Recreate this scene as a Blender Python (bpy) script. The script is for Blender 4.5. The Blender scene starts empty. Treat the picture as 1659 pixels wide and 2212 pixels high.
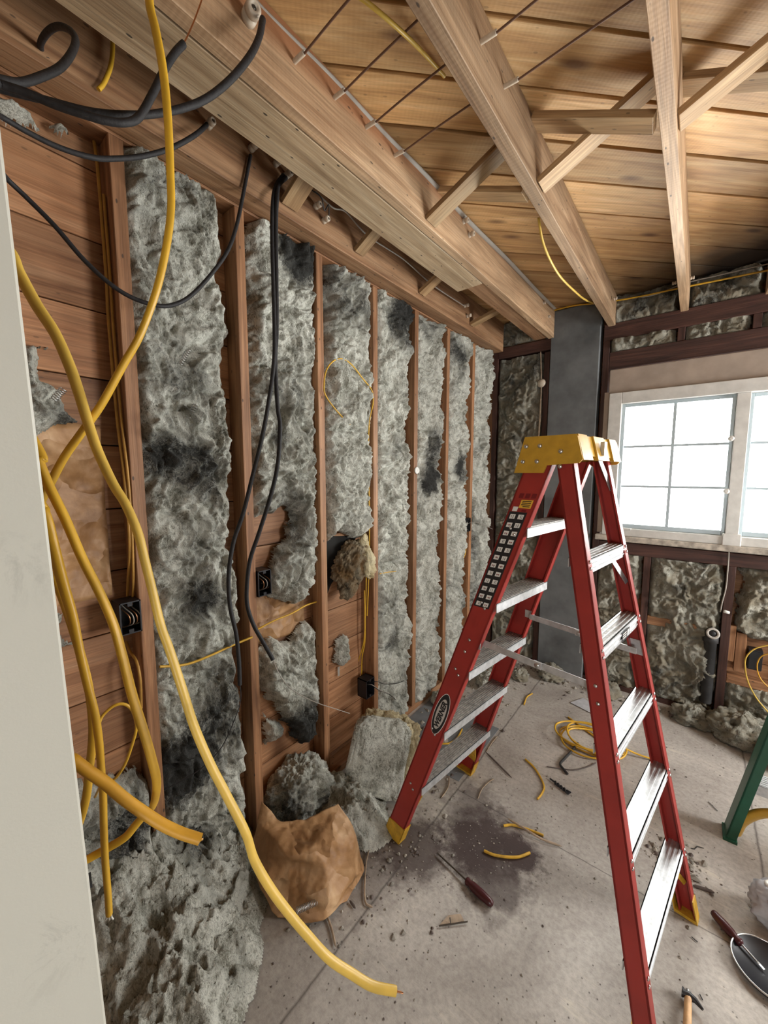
import bpy, bmesh, math, random
import numpy as np
from mathutils import Vector, Matrix, Euler
PI = math.pi
R = math.radians
S = bpy.context.scene
COL = S.collection
random.seed(7)

# ------------------------------------------------------------------ camera, world, exposure
cam_d = bpy.data.cameras.new('camera')
cam = bpy.data.objects.new('camera', cam_d)
COL.objects.link(cam)
cam.location = (1.428, 0.0, 1.65)
cam.rotation_euler = (R(90 - 5.85), 0, R(38.66))
cam_d.sensor_fit = 'AUTO'
cam_d.sensor_width = 36.0
cam_d.lens = 36.0 * 838 / 2212
cam_d.clip_start = 0.02
S.camera = cam

W = bpy.data.worlds.new('world')
S.world = W
W.use_nodes = True
bg = W.node_tree.nodes['Background']
bg.inputs['Color'].default_value = (1.0, 0.99, 0.97, 1)
bg.inputs['Strength'].default_value = 17.0
S.view_settings.view_transform = 'Standard'
S.view_settings.look = 'None'
S.view_settings.gamma = 1.0
S.view_settings.use_curve_mapping = False
S.view_settings.exposure = 0.80


def portal(name, loc, rot, sx, sy):
    l = bpy.data.lights.new(name, 'AREA')
    l.shape = 'RECTANGLE'
    l.size, l.size_y = sx, sy
    l.cycles.is_portal = True
    o = bpy.data.objects.new(name, l)
    o.location, o.rotation_euler = loc, rot
    COL.objects.link(o)


portal('window_daylight', (1.63, 3.47, 1.69), (R(-90), 0, 0), 1.42, 1.0)
portal('added_side_portal', (3.68, 2.65, 1.5), (0, R(90), 0), 1.2, 1.1)  # portal for the unseen side opening, set so light grazes the left wall
portal('added_fill_portal', (2.45, -1.58, 1.05), (R(90), 0, 0), 0.7, 0.5)  # portal for the opening added behind the camera as fill


# ------------------------------------------------------------------ noise
def perlin(x, y, z, seed=0):
    rs = np.random.RandomState(seed)
    perm = rs.permutation(256)
    perm = np.concatenate([perm, perm, perm])
    g = rs.normal(size=(256, 3))
    g /= np.linalg.norm(g, axis=1)[:, None]
    x, y, z = np.broadcast_arrays(np.asarray(x, float), np.asarray(y, float), np.asarray(z, float))
    xi, yi, zi = np.floor(x).astype(int), np.floor(y).astype(int), np.floor(z).astype(int)
    xf, yf, zf = x - xi, y - yi, z - zi
    f = lambda t: t * t * t * (t * (t * 6 - 15) + 10)
    u, v, w = f(xf), f(yf), f(zf)
    out = 0
    for i in (0, 1):
        for j in (0, 1):
            for k in (0, 1):
                h = perm[perm[perm[(xi + i) & 255] + ((yi + j) & 255)] + ((zi + k) & 255)]
                gr = g[h]
                d = gr[..., 0] * (xf - i) + gr[..., 1] * (yf - j) + gr[..., 2] * (zf - k)
                out = out + d * (u if i else 1 - u) * (v if j else 1 - v) * (w if k else 1 - w)
    return out * 1.6


def fbm(x, y, z, seed=0, oct=4, gain=0.5):
    a, t = 1.0, 0.0
    for o in range(oct):
        t = t + a * perlin(x, y, z, seed + o * 13)
        x, y, z = x * 2.03, y * 2.03, z * 2.03
        a *= gain
    return t


def ridged(x, y, z, seed=0, oct=3):
    a, t = 1.0, 0.0
    for o in range(oct):
        t = t + a * (1 - 2 * np.abs(perlin(x, y, z, seed + o * 17)))
        x, y, z = x * 2.1, y * 2.1, z * 2.1
        a *= 0.5
    return t


def smooth(t):
    t = np.clip(t, 0, 1)
    return t * t * (3 - 2 * t)


# ------------------------------------------------------------------ materials
def new_mat(name):
    m = bpy.data.materials.new(name)
    m.use_nodes = True
    nt = m.node_tree
    b = nt.nodes['Principled BSDF']
    return m, nt, b


def N(nt, kind, **kw):
    n = nt.nodes.new(kind)
    for k, v in kw.items():
        setattr(n, k, v)
    return n


def ramp(nt, fac, stops):
    r = N(nt, 'ShaderNodeValToRGB')
    e = r.color_ramp.elements
    while len(e) < len(stops):
        e.new(0.5)
    for i, (p, c) in enumerate(stops):
        e[i].position = p
        e[i].color = (c[0], c[1], c[2], 1)
    nt.links.new(fac, r.inputs['Fac'])
    return r.outputs['Color']


def mixc(nt, fac, a, b, blend='MIX'):
    m = N(nt, 'ShaderNodeMix', data_type='RGBA', blend_type=blend)
    for sock, val in ((m.inputs[0], fac), (m.inputs[6], a), (m.inputs[7], b)):
        if isinstance(val, (int, float)):
            sock.default_value = val
        elif isinstance(val, tuple):
            sock.default_value = (val[0], val[1], val[2], 1)
        else:
            nt.links.new(val, sock)
    return m.outputs[2]


def mathn(nt, op, a, b=None, clamp=False):
    m = N(nt, 'ShaderNodeMath', operation=op, use_clamp=clamp)
    for i, v in enumerate((a, b)):
        if v is None:
            continue
        if isinstance(v, (int, float)):
            m.inputs[i].default_value = v
        else:
            nt.links.new(v, m.inputs[i])
    return m.outputs[0]


def noise(nt, vec, scale, detail=4, rough=0.55, dist=0.0):
    n = N(nt, 'ShaderNodeTexNoise')
    n.inputs['Scale'].default_value = scale
    n.inputs['Detail'].default_value = detail
    n.inputs['Roughness'].default_value = rough
    n.inputs['Distortion'].default_value = dist
    nt.links.new(vec, n.inputs['Vector'])
    return n.outputs['Fac']


def mapping(nt, vec, scale, loc=None):
    m = N(nt, 'ShaderNodeMapping')
    m.inputs['Scale'].default_value = scale
    if loc is not None:
        nt.links.new(loc, m.inputs['Location'])
    nt.links.new(vec, m.inputs['Vector'])
    return m.outputs['Vector']


def bump(nt, b, h, strength=0.3, dist=0.01):
    n = N(nt, 'ShaderNodeBump')
    n.inputs['Strength'].default_value = strength
    n.inputs['Distance'].default_value = dist
    nt.links.new(h, n.inputs['Height'])
    nt.links.new(n.outputs['Normal'], b.inputs['Normal'])


def plain(name, col, rough=0.5, metal=0.0, var=0.0, vscale=30, bmp=0.0):
    m, nt, b = new_mat(name)
    b.inputs['Base Color'].default_value = (*col, 1)
    b.inputs['Roughness'].default_value = rough
    b.inputs['Metallic'].default_value = metal
    if var or bmp:
        tc = N(nt, 'ShaderNodeTexCoord').outputs['Object']
        n = noise(nt, tc, vscale, 5)
        if var:
            c = ramp(nt, n, [(0.3, tuple(v * (1 - var) for v in col)), (0.7, tuple(min(1, v * (1 + var)) for v in col))])
            nt.links.new(c, b.inputs['Base Color'])
        if bmp:
            bump(nt, b, n, bmp, 0.004)
    return m


def wood(name, dark, mid, light, knots=0.0, holes=0.5, island=False, soot=None, grain=1.0, saw=False, stain=None):
    m, nt, b = new_mat(name)
    tc = N(nt, 'ShaderNodeTexCoord').outputs['Object']
    if island:
        rnd = N(nt, 'ShaderNodeNewGeometry').outputs['Random Per Island']
    else:
        rnd = N(nt, 'ShaderNodeObjectInfo').outputs['Random']
    off = N(nt, 'ShaderNodeCombineXYZ')
    nt.links.new(mathn(nt, 'MULTIPLY', rnd, 37.0), off.inputs[0])
    nt.links.new(mathn(nt, 'MULTIPLY', rnd, 91.0), off.inputs[1])
    nt.links.new(mathn(nt, 'MULTIPLY', rnd, 53.0), off.inputs[2])
    v1 = mapping(nt, tc, (0.9, 13, 13), off.outputs[0])
    n1 = noise(nt, v1, 1.6, 5, 0.55, 1.2)
    v2 = mapping(nt, tc, (3.0, 110, 110), off.outputs[0])
    n2 = noise(nt, v2, 1.5, 3, 0.6, 0.3)
    n3 = noise(nt, mapping(nt, tc, (3, 5, 5), off.outputs[0]), 1.0, 4)
    c = ramp(nt, n1, [(0.28, dark), (0.5, mid), (0.72, light)])
    c = mixc(nt, 0.55 * grain, c, ramp(nt, n2, [(0.3, (0.35, 0.35, 0.35)), (0.65, (1, 1, 1))]), 'MULTIPLY')
    c = mixc(nt, 0.5, c, ramp(nt, n3, [(0.3, (0.55, 0.53, 0.5)), (0.7, (1.15, 1.12, 1.1))]), 'MULTIPLY')
    tone = N(nt, 'ShaderNodeMapRange')
    nt.links.new(mathn(nt, 'FRACT', mathn(nt, 'MULTIPLY', rnd, 17.3)), tone.inputs[0])
    tone.inputs[3].default_value = 0.74
    tone.inputs[4].default_value = 1.16
    comb = N(nt, 'ShaderNodeCombineColor')
    for i in range(3):
        nt.links.new(tone.outputs[0], comb.inputs[i])
    c = mixc(nt, 1.0, c, comb.outputs[0], 'MULTIPLY')
    if stain:
        sp = N(nt, 'ShaderNodeSeparateXYZ')
        nt.links.new(tc, sp.inputs[0])
        e = mathn(nt, 'ADD', sp.outputs[2], mathn(nt, 'MULTIPLY', mathn(nt, 'SUBTRACT', n1, 0.5), 0.10))
        e = mathn(nt, 'SUBTRACT', e, mathn(nt, 'MULTIPLY', sp.outputs[0], 0.05))
        c = mixc(nt, ramp(nt, e, [(0.0, (0, 0, 0)), (0.05, (0.8, 0.8, 0.8))]), c, stain)
    if knots:
        vo = N(nt, 'ShaderNodeTexVoronoi', voronoi_dimensions='3D')
        vo.inputs['Scale'].default_value = 1.0
        nt.links.new(mapping(nt, tc, (2.4, 7.5, 1.0), off.outputs[0]), vo.inputs['Vector'])
        k = ramp(nt, vo.outputs['Distance'], [(0.06, (1, 1, 1)), (0.17, (0, 0, 0))])
        c = mixc(nt, mathn(nt, 'MULTIPLY', k, knots), c, (0.10, 0.035, 0.012))
    if holes:
        vh = N(nt, 'ShaderNodeTexVoronoi')
        vh.inputs['Scale'].default_value = 1.0
        nt.links.new(mapping(nt, tc, (13, 32, 32), off.outputs[0]), vh.inputs['Vector'])
        h = ramp(nt, vh.outputs['Distance'], [(0.075, (1, 1, 1)), (0.11, (0, 0, 0))])
        c = mixc(nt, mathn(nt, 'MULTIPLY', h, holes), c, (0.015, 0.012, 0.01))
    if soot:  # soot stain, with the shade by the back wall darkened in too
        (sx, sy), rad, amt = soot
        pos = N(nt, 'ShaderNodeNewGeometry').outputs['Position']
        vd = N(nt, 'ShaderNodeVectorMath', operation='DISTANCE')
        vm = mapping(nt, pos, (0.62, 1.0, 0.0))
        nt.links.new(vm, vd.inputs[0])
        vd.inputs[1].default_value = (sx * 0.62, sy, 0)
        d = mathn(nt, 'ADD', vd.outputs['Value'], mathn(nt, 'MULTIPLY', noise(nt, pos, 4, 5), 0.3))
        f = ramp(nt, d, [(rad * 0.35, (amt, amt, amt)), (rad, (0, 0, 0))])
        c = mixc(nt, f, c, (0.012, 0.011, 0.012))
    nt.links.new(c, b.inputs['Base Color'])
    b.inputs['Roughness'].default_value = 0.62
    hgt = mathn(nt, 'ADD', n2, n1)
    if saw:
        wv = N(nt, 'ShaderNodeTexWave', bands_direction='X')
        wv.inputs['Scale'].default_value = 22
        wv.inputs['Distortion'].default_value = 1.5
        nt.links.new(mapping(nt, tc, (1, 0.25, 0.25)), wv.inputs['Vector'])
        hgt = mathn(nt, 'ADD', hgt, mathn(nt, 'MULTIPLY', wv.outputs['Fac'], 0.2))
    bump(nt, b, hgt, 0.35, 0.003)
    return m


def fibre(name, light, mid, dark, brown=None):
    m, nt, b = new_mat(name)
    tc = N(nt, 'ShaderNodeTexCoord').outputs['Object']
    at = N(nt, 'ShaderNodeAttribute', attribute_name='soot').outputs['Fac']
    n1 = noise(nt, tc, 9, 6, 0.62, 1.4)
    n2 = noise(nt, mapping(nt, tc, (60, 60, 38)), 1.3, 5, 0.65, 1.8)
    n3 = noise(nt, mapping(nt, tc, (230, 230, 150)), 1.0, 4, 0.7, 1.5)
    f = mathn(nt, 'ADD', mathn(nt, 'MULTIPLY', n1, 0.55), mathn(nt, 'MULTIPLY', n2, 0.45))
    f = mathn(nt, 'ADD', f, mathn(nt, 'MULTIPLY', mathn(nt, 'SUBTRACT', n3, 0.5), 0.25))
    c = ramp(nt, f, [(0.40, mid), (0.56, light)])
    s = mathn(nt, 'ADD', at, mathn(nt, 'ADD', mathn(nt, 'MULTIPLY', mathn(nt, 'SUBTRACT', n2, 0.5), 1.6), mathn(nt, 'MULTIPLY', mathn(nt, 'SUBTRACT', n3, 0.5), 1.0)))
    c = mixc(nt, ramp(nt, s, [(0.22, (0, 0, 0)), (0.80, (0.93, 0.93, 0.93))]), c, dark)
    pit_shade = mathn(nt, 'ADD', n3, mathn(nt, 'MULTIPLY', mathn(nt, 'SUBTRACT', n2, 0.5), -0.8))  # dark specks painted into the low spots as crevice shade
    c = mixc(nt, ramp(nt, pit_shade, [(0.64, (0, 0, 0)), (0.76, (0.85, 0.85, 0.85))]), c, (mid[0] * .22, mid[1] * .22, mid[2] * .22))
    if brown:
        c = mixc(nt, ramp(nt, noise(nt, tc, 11, 4), [(0.42, (0, 0, 0)), (0.6, (1, 1, 1))]), c, brown)
    nt.links.new(c, b.inputs['Base Color'])
    b.inputs['Roughness'].default_value = 0.95
    b.inputs['Specular IOR Level'].default_value = 0.15
    bump(nt, b, mathn(nt, 'ADD', mathn(nt, 'MULTIPLY', n2, 1.4), mathn(nt, 'MULTIPLY', n3, 0.8)), 0.8, 0.012)
    return m


M = {}
M['stud'] = wood('stud_wood', (0.22, 0.095, 0.038), (0.40, 0.19, 0.085), (0.54, 0.29, 0.145), holes=0.8)
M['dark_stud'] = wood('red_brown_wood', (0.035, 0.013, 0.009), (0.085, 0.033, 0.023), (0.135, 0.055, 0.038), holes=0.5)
M['joist'] = wood('joist_wood', (0.29, 0.165, 0.085), (0.47, 0.305, 0.175), (0.63, 0.44, 0.275), holes=0.75, saw=True)
M['joist_stained'] = wood('stained_joist_wood', (0.29, 0.165, 0.085), (0.47, 0.305, 0.175), (0.63, 0.44, 0.275), holes=0.75, saw=True, stain=(0.34, 0.135, 0.055))
M['joist_red'] = wood('reddish_joist_wood', (0.22, 0.10, 0.045), (0.38, 0.205, 0.10), (0.50, 0.30, 0.165), holes=0.7)
M['nailer'] = wood('weathered_nailer_wood', (0.36, 0.235, 0.13), (0.56, 0.405, 0.245), (0.70, 0.55, 0.37), holes=0.9)
M['bridge'] = wood('bridging_wood', (0.30, 0.165, 0.07), (0.46, 0.29, 0.14), (0.60, 0.42, 0.23), holes=0.5)
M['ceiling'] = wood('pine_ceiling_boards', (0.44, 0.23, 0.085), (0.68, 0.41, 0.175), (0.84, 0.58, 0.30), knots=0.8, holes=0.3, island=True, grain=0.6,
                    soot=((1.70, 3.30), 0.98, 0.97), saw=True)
M['sheath'] = wood('sheathing_boards', (0.28, 0.12, 0.05), (0.48, 0.235, 0.11), (0.61, 0.34, 0.18), knots=0.6, holes=0.4, island=True)
M['felt'] = plain('black_felt', (0.012, 0.011, 0.010), 0.9)
M['batt'] = fibre('grey_fibreglass', (0.82, 0.82, 0.735), (0.27, 0.262, 0.21), (0.020, 0.020, 0.021))
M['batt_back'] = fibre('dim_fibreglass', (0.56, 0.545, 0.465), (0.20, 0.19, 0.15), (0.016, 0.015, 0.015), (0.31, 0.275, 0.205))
M['batt_brown'] = fibre('brown_fibreglass', (0.42, 0.35, 0.24), (0.13, 0.10, 0.065), (0.02, 0.015, 0.012), (0.20, 0.12, 0.055))
M['batt_yellow'] = fibre('yellow_fibreglass', (0.82, 0.72, 0.48), (0.55, 0.43, 0.23), (0.04, 0.035, 0.03))
M['drywall'] = plain('drywall', (0.42, 0.41, 0.385), 0.85)
M['yellow'] = plain('yellow_cable_jacket', (0.60, 0.345, 0.026), 0.42, var=0.18, vscale=14)
M['yellow_pale'] = plain('pale_yellow_cable_jacket', (0.60, 0.395, 0.070), 0.42, var=0.15, vscale=18)
M['tan'] = plain('aged_yellow_jacket', (0.42, 0.22, 0.04), 0.5, var=0.2, vscale=20)
M['orange'] = plain('orange_cable_jacket', (0.55, 0.28, 0.022), 0.42, var=0.15, vscale=18)
M['black'] = plain('black_cable_cloth', (0.013, 0.0115, 0.0125), 0.7, var=0.35, vscale=90, bmp=0.4)
M['black_plastic'] = plain('black_plastic', (0.010, 0.010, 0.013), 0.4)
M['copper'] = plain('copper', (0.55, 0.27, 0.14), 0.35, 1.0)
M['brown_wire'] = plain('oxidised_wire', (0.13, 0.062, 0.035), 0.6)
M['grey_wire'] = plain('grey_wire', (0.34, 0.31, 0.27), 0.55)
M['porcelain'] = plain('porcelain', (0.50, 0.42, 0.33), 0.35, var=0.25, vscale=40)
M['steel'] = plain('bright_steel', (0.62, 0.62, 0.62), 0.3, 1.0)
M['alu'] = plain('ladder_aluminium', (0.60, 0.61, 0.62), 0.48, 0.75, var=0.18, vscale=45)
M['alu_dirty'] = plain('scuffed_aluminium', (0.38, 0.36, 0.34), 0.5, 0.6, var=0.4, vscale=60)
M['red'] = plain('red_fibreglass_rail', (0.31, 0.026, 0.020), 0.42, var=0.12, vscale=9)
M['cap'] = plain('yellow_ladder_plastic', (0.52, 0.295, 0.028), 0.38, var=0.15, vscale=25)
M['foot'] = plain('dirty_yellow_plastic', (0.58, 0.33, 0.03), 0.5, var=0.3, vscale=30)
M['green'] = plain('green_fibreglass_rail', (0.014, 0.100, 0.056), 0.4, var=0.15, vscale=12)
M['white'] = plain('white_print', (0.75, 0.74, 0.70), 0.6)
M['badge_grey'] = plain('badge_grey', (0.52, 0.48, 0.44), 0.5)
M['ink'] = plain('black_print', (0.012, 0.012, 0.014), 0.5)
M['sticker_yellow'] = plain('yellow_print', (0.75, 0.42, 0.04), 0.5)
M['vinyl'] = plain('white_window_vinyl', (0.60, 0.585, 0.55), 0.4, var=0.12, vscale=15)
M['sash'] = plain('pale_blue_aluminium', (0.45, 0.53, 0.57), 0.4, 0.3)
M['plaster'] = plain('painted_plaster', (0.36, 0.29, 0.235), 0.8, var=0.15, vscale=8, bmp=0.2)
M['sill'] = plain('weathered_sill', (0.42, 0.37, 0.31), 0.7, var=0.45, vscale=25)
M['pipe'] = plain('dark_pipe', (0.028, 0.027, 0.027), 0.6, var=0.4, vscale=20)
M['pipe_rim'] = plain('pale_pipe_rim', (0.42, 0.39, 0.35), 0.7)
M['concrete'] = plain('grey_concrete', (0.135, 0.142, 0.145), 0.85, var=0.35, vscale=5, bmp=0.3)
M['tool_red'] = plain('dark_red_handle', (0.055, 0.008, 0.010), 0.35)
M['rust'] = plain('dark_tool_steel', (0.10, 0.085, 0.07), 0.45, 0.8)
M['tool_wood'] = plain('pale_tool_wood', (0.62, 0.36, 0.17), 0.5, var=0.25, vscale=30)
M['twig'] = plain('split_wood', (0.36, 0.27, 0.19), 0.8, var=0.3, vscale=40)
M['darktwig'] = plain('dark_split_wood', (0.11, 0.085, 0.075), 0.8, var=0.3, vscale=40)
M['card'] = plain('grey_card', (0.45, 0.45, 0.47), 0.7, var=0.15)
M['crumb'] = plain('insulation_crumbs', (0.30, 0.275, 0.235), 0.95, var=0.5, vscale=7)


def kraft_mat():
    m, nt, b = new_mat('kraft_paper')
    tc = N(nt, 'ShaderNodeTexCoord').outputs['Object']
    n1 = noise(nt, tc, 7, 5, 0.6, 0.8)
    n2 = noise(nt, tc, 60, 4)
    c = ramp(nt, n1, [(0.3, (0.22, 0.105, 0.038)), (0.5, (0.38, 0.205, 0.088)), (0.7, (0.55, 0.35, 0.19))])
    nt.links.new(c, b.inputs['Base Color'])
    b.inputs['Roughness'].default_value = 0.55
    vo = N(nt, 'ShaderNodeTexVoronoi')
    vo.inputs['Scale'].default_value = 9
    wv = N(nt, 'ShaderNodeVectorMath', operation='ADD')
    nz = N(nt, 'ShaderNodeTexNoise')
    nz.inputs['Scale'].default_value = 9
    nt.links.new(tc, nz.inputs['Vector'])
    sc_ = N(nt, 'ShaderNodeVectorMath', operation='SCALE')
    sc_.inputs['Scale'].default_value = 0.13
    nt.links.new(nz.outputs['Color'], sc_.inputs[0])
    nt.links.new(tc, wv.inputs[0])
    nt.links.new(sc_.outputs[0], wv.inputs[1])
    nt.links.new(wv.outputs[0], vo.inputs['Vector'])
    sub = N(nt, 'ShaderNodeVectorMath', operation='SUBTRACT')
    nt.links.new(wv.outputs[0], sub.inputs[0])
    nt.links.new(vo.outputs['Position'], sub.inputs[1])
    cs = N(nt, 'ShaderNodeVectorMath', operation='SUBTRACT')
    nt.links.new(vo.outputs['Color'], cs.inputs[0])
    cs.inputs[1].default_value = (0.5, 0.5, 0.5)
    dt = N(nt, 'ShaderNodeVectorMath', operation='DOT_PRODUCT')
    nt.links.new(sub.outputs[0], dt.inputs[0])
    nt.links.new(cs.outputs[0], dt.inputs[1])
    hh = mathn(nt, 'ADD', mathn(nt, 'MULTIPLY', dt.outputs['Value'], 1.4), mathn(nt, 'MULTIPLY', n2, 0.002))
    bump(nt, b, hh, 0.75, 0.8)
    return m


M['kraft'] = kraft_mat()


def floor_mat():
    m, nt, b = new_mat('stained_subfloor')
    tc = N(nt, 'ShaderNodeTexCoord').outputs['Object']
    n1 = noise(nt, tc, 2.2, 6, 0.6, 0.6)
    n2 = noise(nt, mapping(nt, tc, (5, 40, 1)), 1.2, 5, 0.65, 0.8)
    n3 = noise(nt, tc, 55, 5, 0.7)
    c = ramp(nt, n1, [(0.3, (0.31, 0.275, 0.245)), (0.5, (0.43, 0.395, 0.355)), (0.7, (0.53, 0.49, 0.44))])
    c = mixc(nt, 0.6, c, ramp(nt, n3, [(0.3, (0.55, 0.53, 0.52)), (0.6, (1.05, 1.05, 1.05))]), 'MULTIPLY')
    # pale scuffs
    c = mixc(nt, ramp(nt, mathn(nt, 'MULTIPLY', n2, n1), [(0.32, (0, 0, 0)), (0.44, (0.75, 0.75, 0.75))]), c, (0.62, 0.57, 0.47))
    # specks of dirt
    vo = N(nt, 'ShaderNodeTexVoronoi')
    vo.inputs['Scale'].default_value = 38
    nt.links.new(tc, vo.inputs['Vector'])
    c = mixc(nt, ramp(nt, vo.outputs['Distance'], [(0.05, (0.8, 0.8, 0.8)), (0.14, (0, 0, 0))]), c, (0.05, 0.04, 0.035))
    # dark spills of wet dirt
    for (sx, sy, ex, ey, rad, amt) in ((0.78, 1.50, 1.0, 0.8, 0.20, 0.95), (0.93, 1.56, 1.0, 1.0, 0.12, 1.0), (0.56, 1.30, 1.0, 1.0, 0.20, 0.85),
                                       (0.66, 1.62, 1.4, 0.8, 0.2, 0.6), (0.88, 1.40, 1.0, 0.8, 0.17, 0.75), (0.45, 1.05, 1, 1, 0.2, 0.45)):
        vd = N(nt, 'ShaderNodeVectorMath', operation='DISTANCE')
        nt.links.new(mapping(nt, tc, (ex, ey, 0)), vd.inputs[0])
        vd.inputs[1].default_value = (sx * ex, sy * ey, 0)
        d = mathn(nt, 'ADD', vd.outputs['Value'], mathn(nt, 'MULTIPLY', mathn(nt, 'SUBTRACT', noise(nt, tc, 13, 6, 0.7), 0.5), 0.28))
        c = mixc(nt, ramp(nt, d, [(rad * 0.5, (amt, amt, amt)), (rad, (0, 0, 0))]), c, (0.050, 0.030, 0.027))
    # seams between sheets
    sep = N(nt, 'ShaderNodeSeparateXYZ')
    nt.links.new(tc, sep.inputs[0])
    wob = mathn(nt, 'MULTIPLY', mathn(nt, 'SUBTRACT', noise(nt, tc, 9, 3), 0.5), 0.012)
    for axis, val, wd, lo in ((0, 0.56, 0.004, None), (1, 1.70, 0.003, 0.56), (0, 1.75, 0.004, None)):
        d = mathn(nt, 'ABSOLUTE', mathn(nt, 'SUBTRACT', mathn(nt, 'ADD', sep.outputs[axis], wob), val))
        f = ramp(nt, d, [(wd * 0.5, (0.75, 0.75, 0.75)), (wd * 1.3, (0, 0, 0))])
        if lo is not None:
            f = mathn(nt, 'MULTIPLY', f, mathn(nt, 'GREATER_THAN', sep.outputs[0], lo))
        c = mixc(nt, f, c, (0.055, 0.045, 0.04))
    nt.links.new(c, b.inputs['Base Color'])
    b.inputs['Roughness'].default_value = 0.72
    bump(nt, b, mathn(nt, 'ADD', n3, n2), 0.25, 0.004)
    return m


M['floor'] = floor_mat()


def door_mat():
    m, nt, b = new_mat('smudged_door_paint')
    tc = N(nt, 'ShaderNodeTexCoord').outputs['Object']
    n = noise(nt, mapping(nt, tc, (22, 22, 16)), 1.2, 7, 0.75, 0.6)
    zone = noise(nt, tc, 3.1, 2)
    f = mathn(nt, 'MULTIPLY', ramp(nt, n, [(0.52, (0, 0, 0)), (0.68, (0.8, 0.8, 0.8))]), ramp(nt, zone, [(0.52, (0, 0, 0)), (0.66, (1, 1, 1))]))
    c = mixc(nt, f, (0.52, 0.51, 0.45), (0.19, 0.186, 0.17))
    nt.links.new(c, b.inputs['Base Color'])
    b.inputs['Roughness'].default_value = 0.5
    bump(nt, b, noise(nt, tc, 350, 2), 0.12, 0.001)
    return m


M['door'] = door_mat()


def glass_mat():
    m, nt, b = new_mat('window_glass')
    nt.nodes.remove(b)
    out = nt.nodes['Material Output']
    t = N(nt, 'ShaderNodeBsdfTransparent')
    t.inputs[0].default_value = (0.97, 0.985, 0.98, 1)
    g = N(nt, 'ShaderNodeBsdfGlossy')
    g.inputs['Roughness'].default_value = 0.03
    fr = N(nt, 'ShaderNodeFresnel')
    fr.inputs['IOR'].default_value = 1.35
    mx = N(nt, 'ShaderNodeMixShader')
    nt.links.new(fr.outputs[0], mx.inputs[0])
    nt.links.new(t.outputs[0], mx.inputs[1])
    nt.links.new(g.outputs[0], mx.inputs[2])
    nt.links.new(mx.outputs[0], out.inputs['Surface'])
    return m


M['glass'] = glass_mat()


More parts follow.
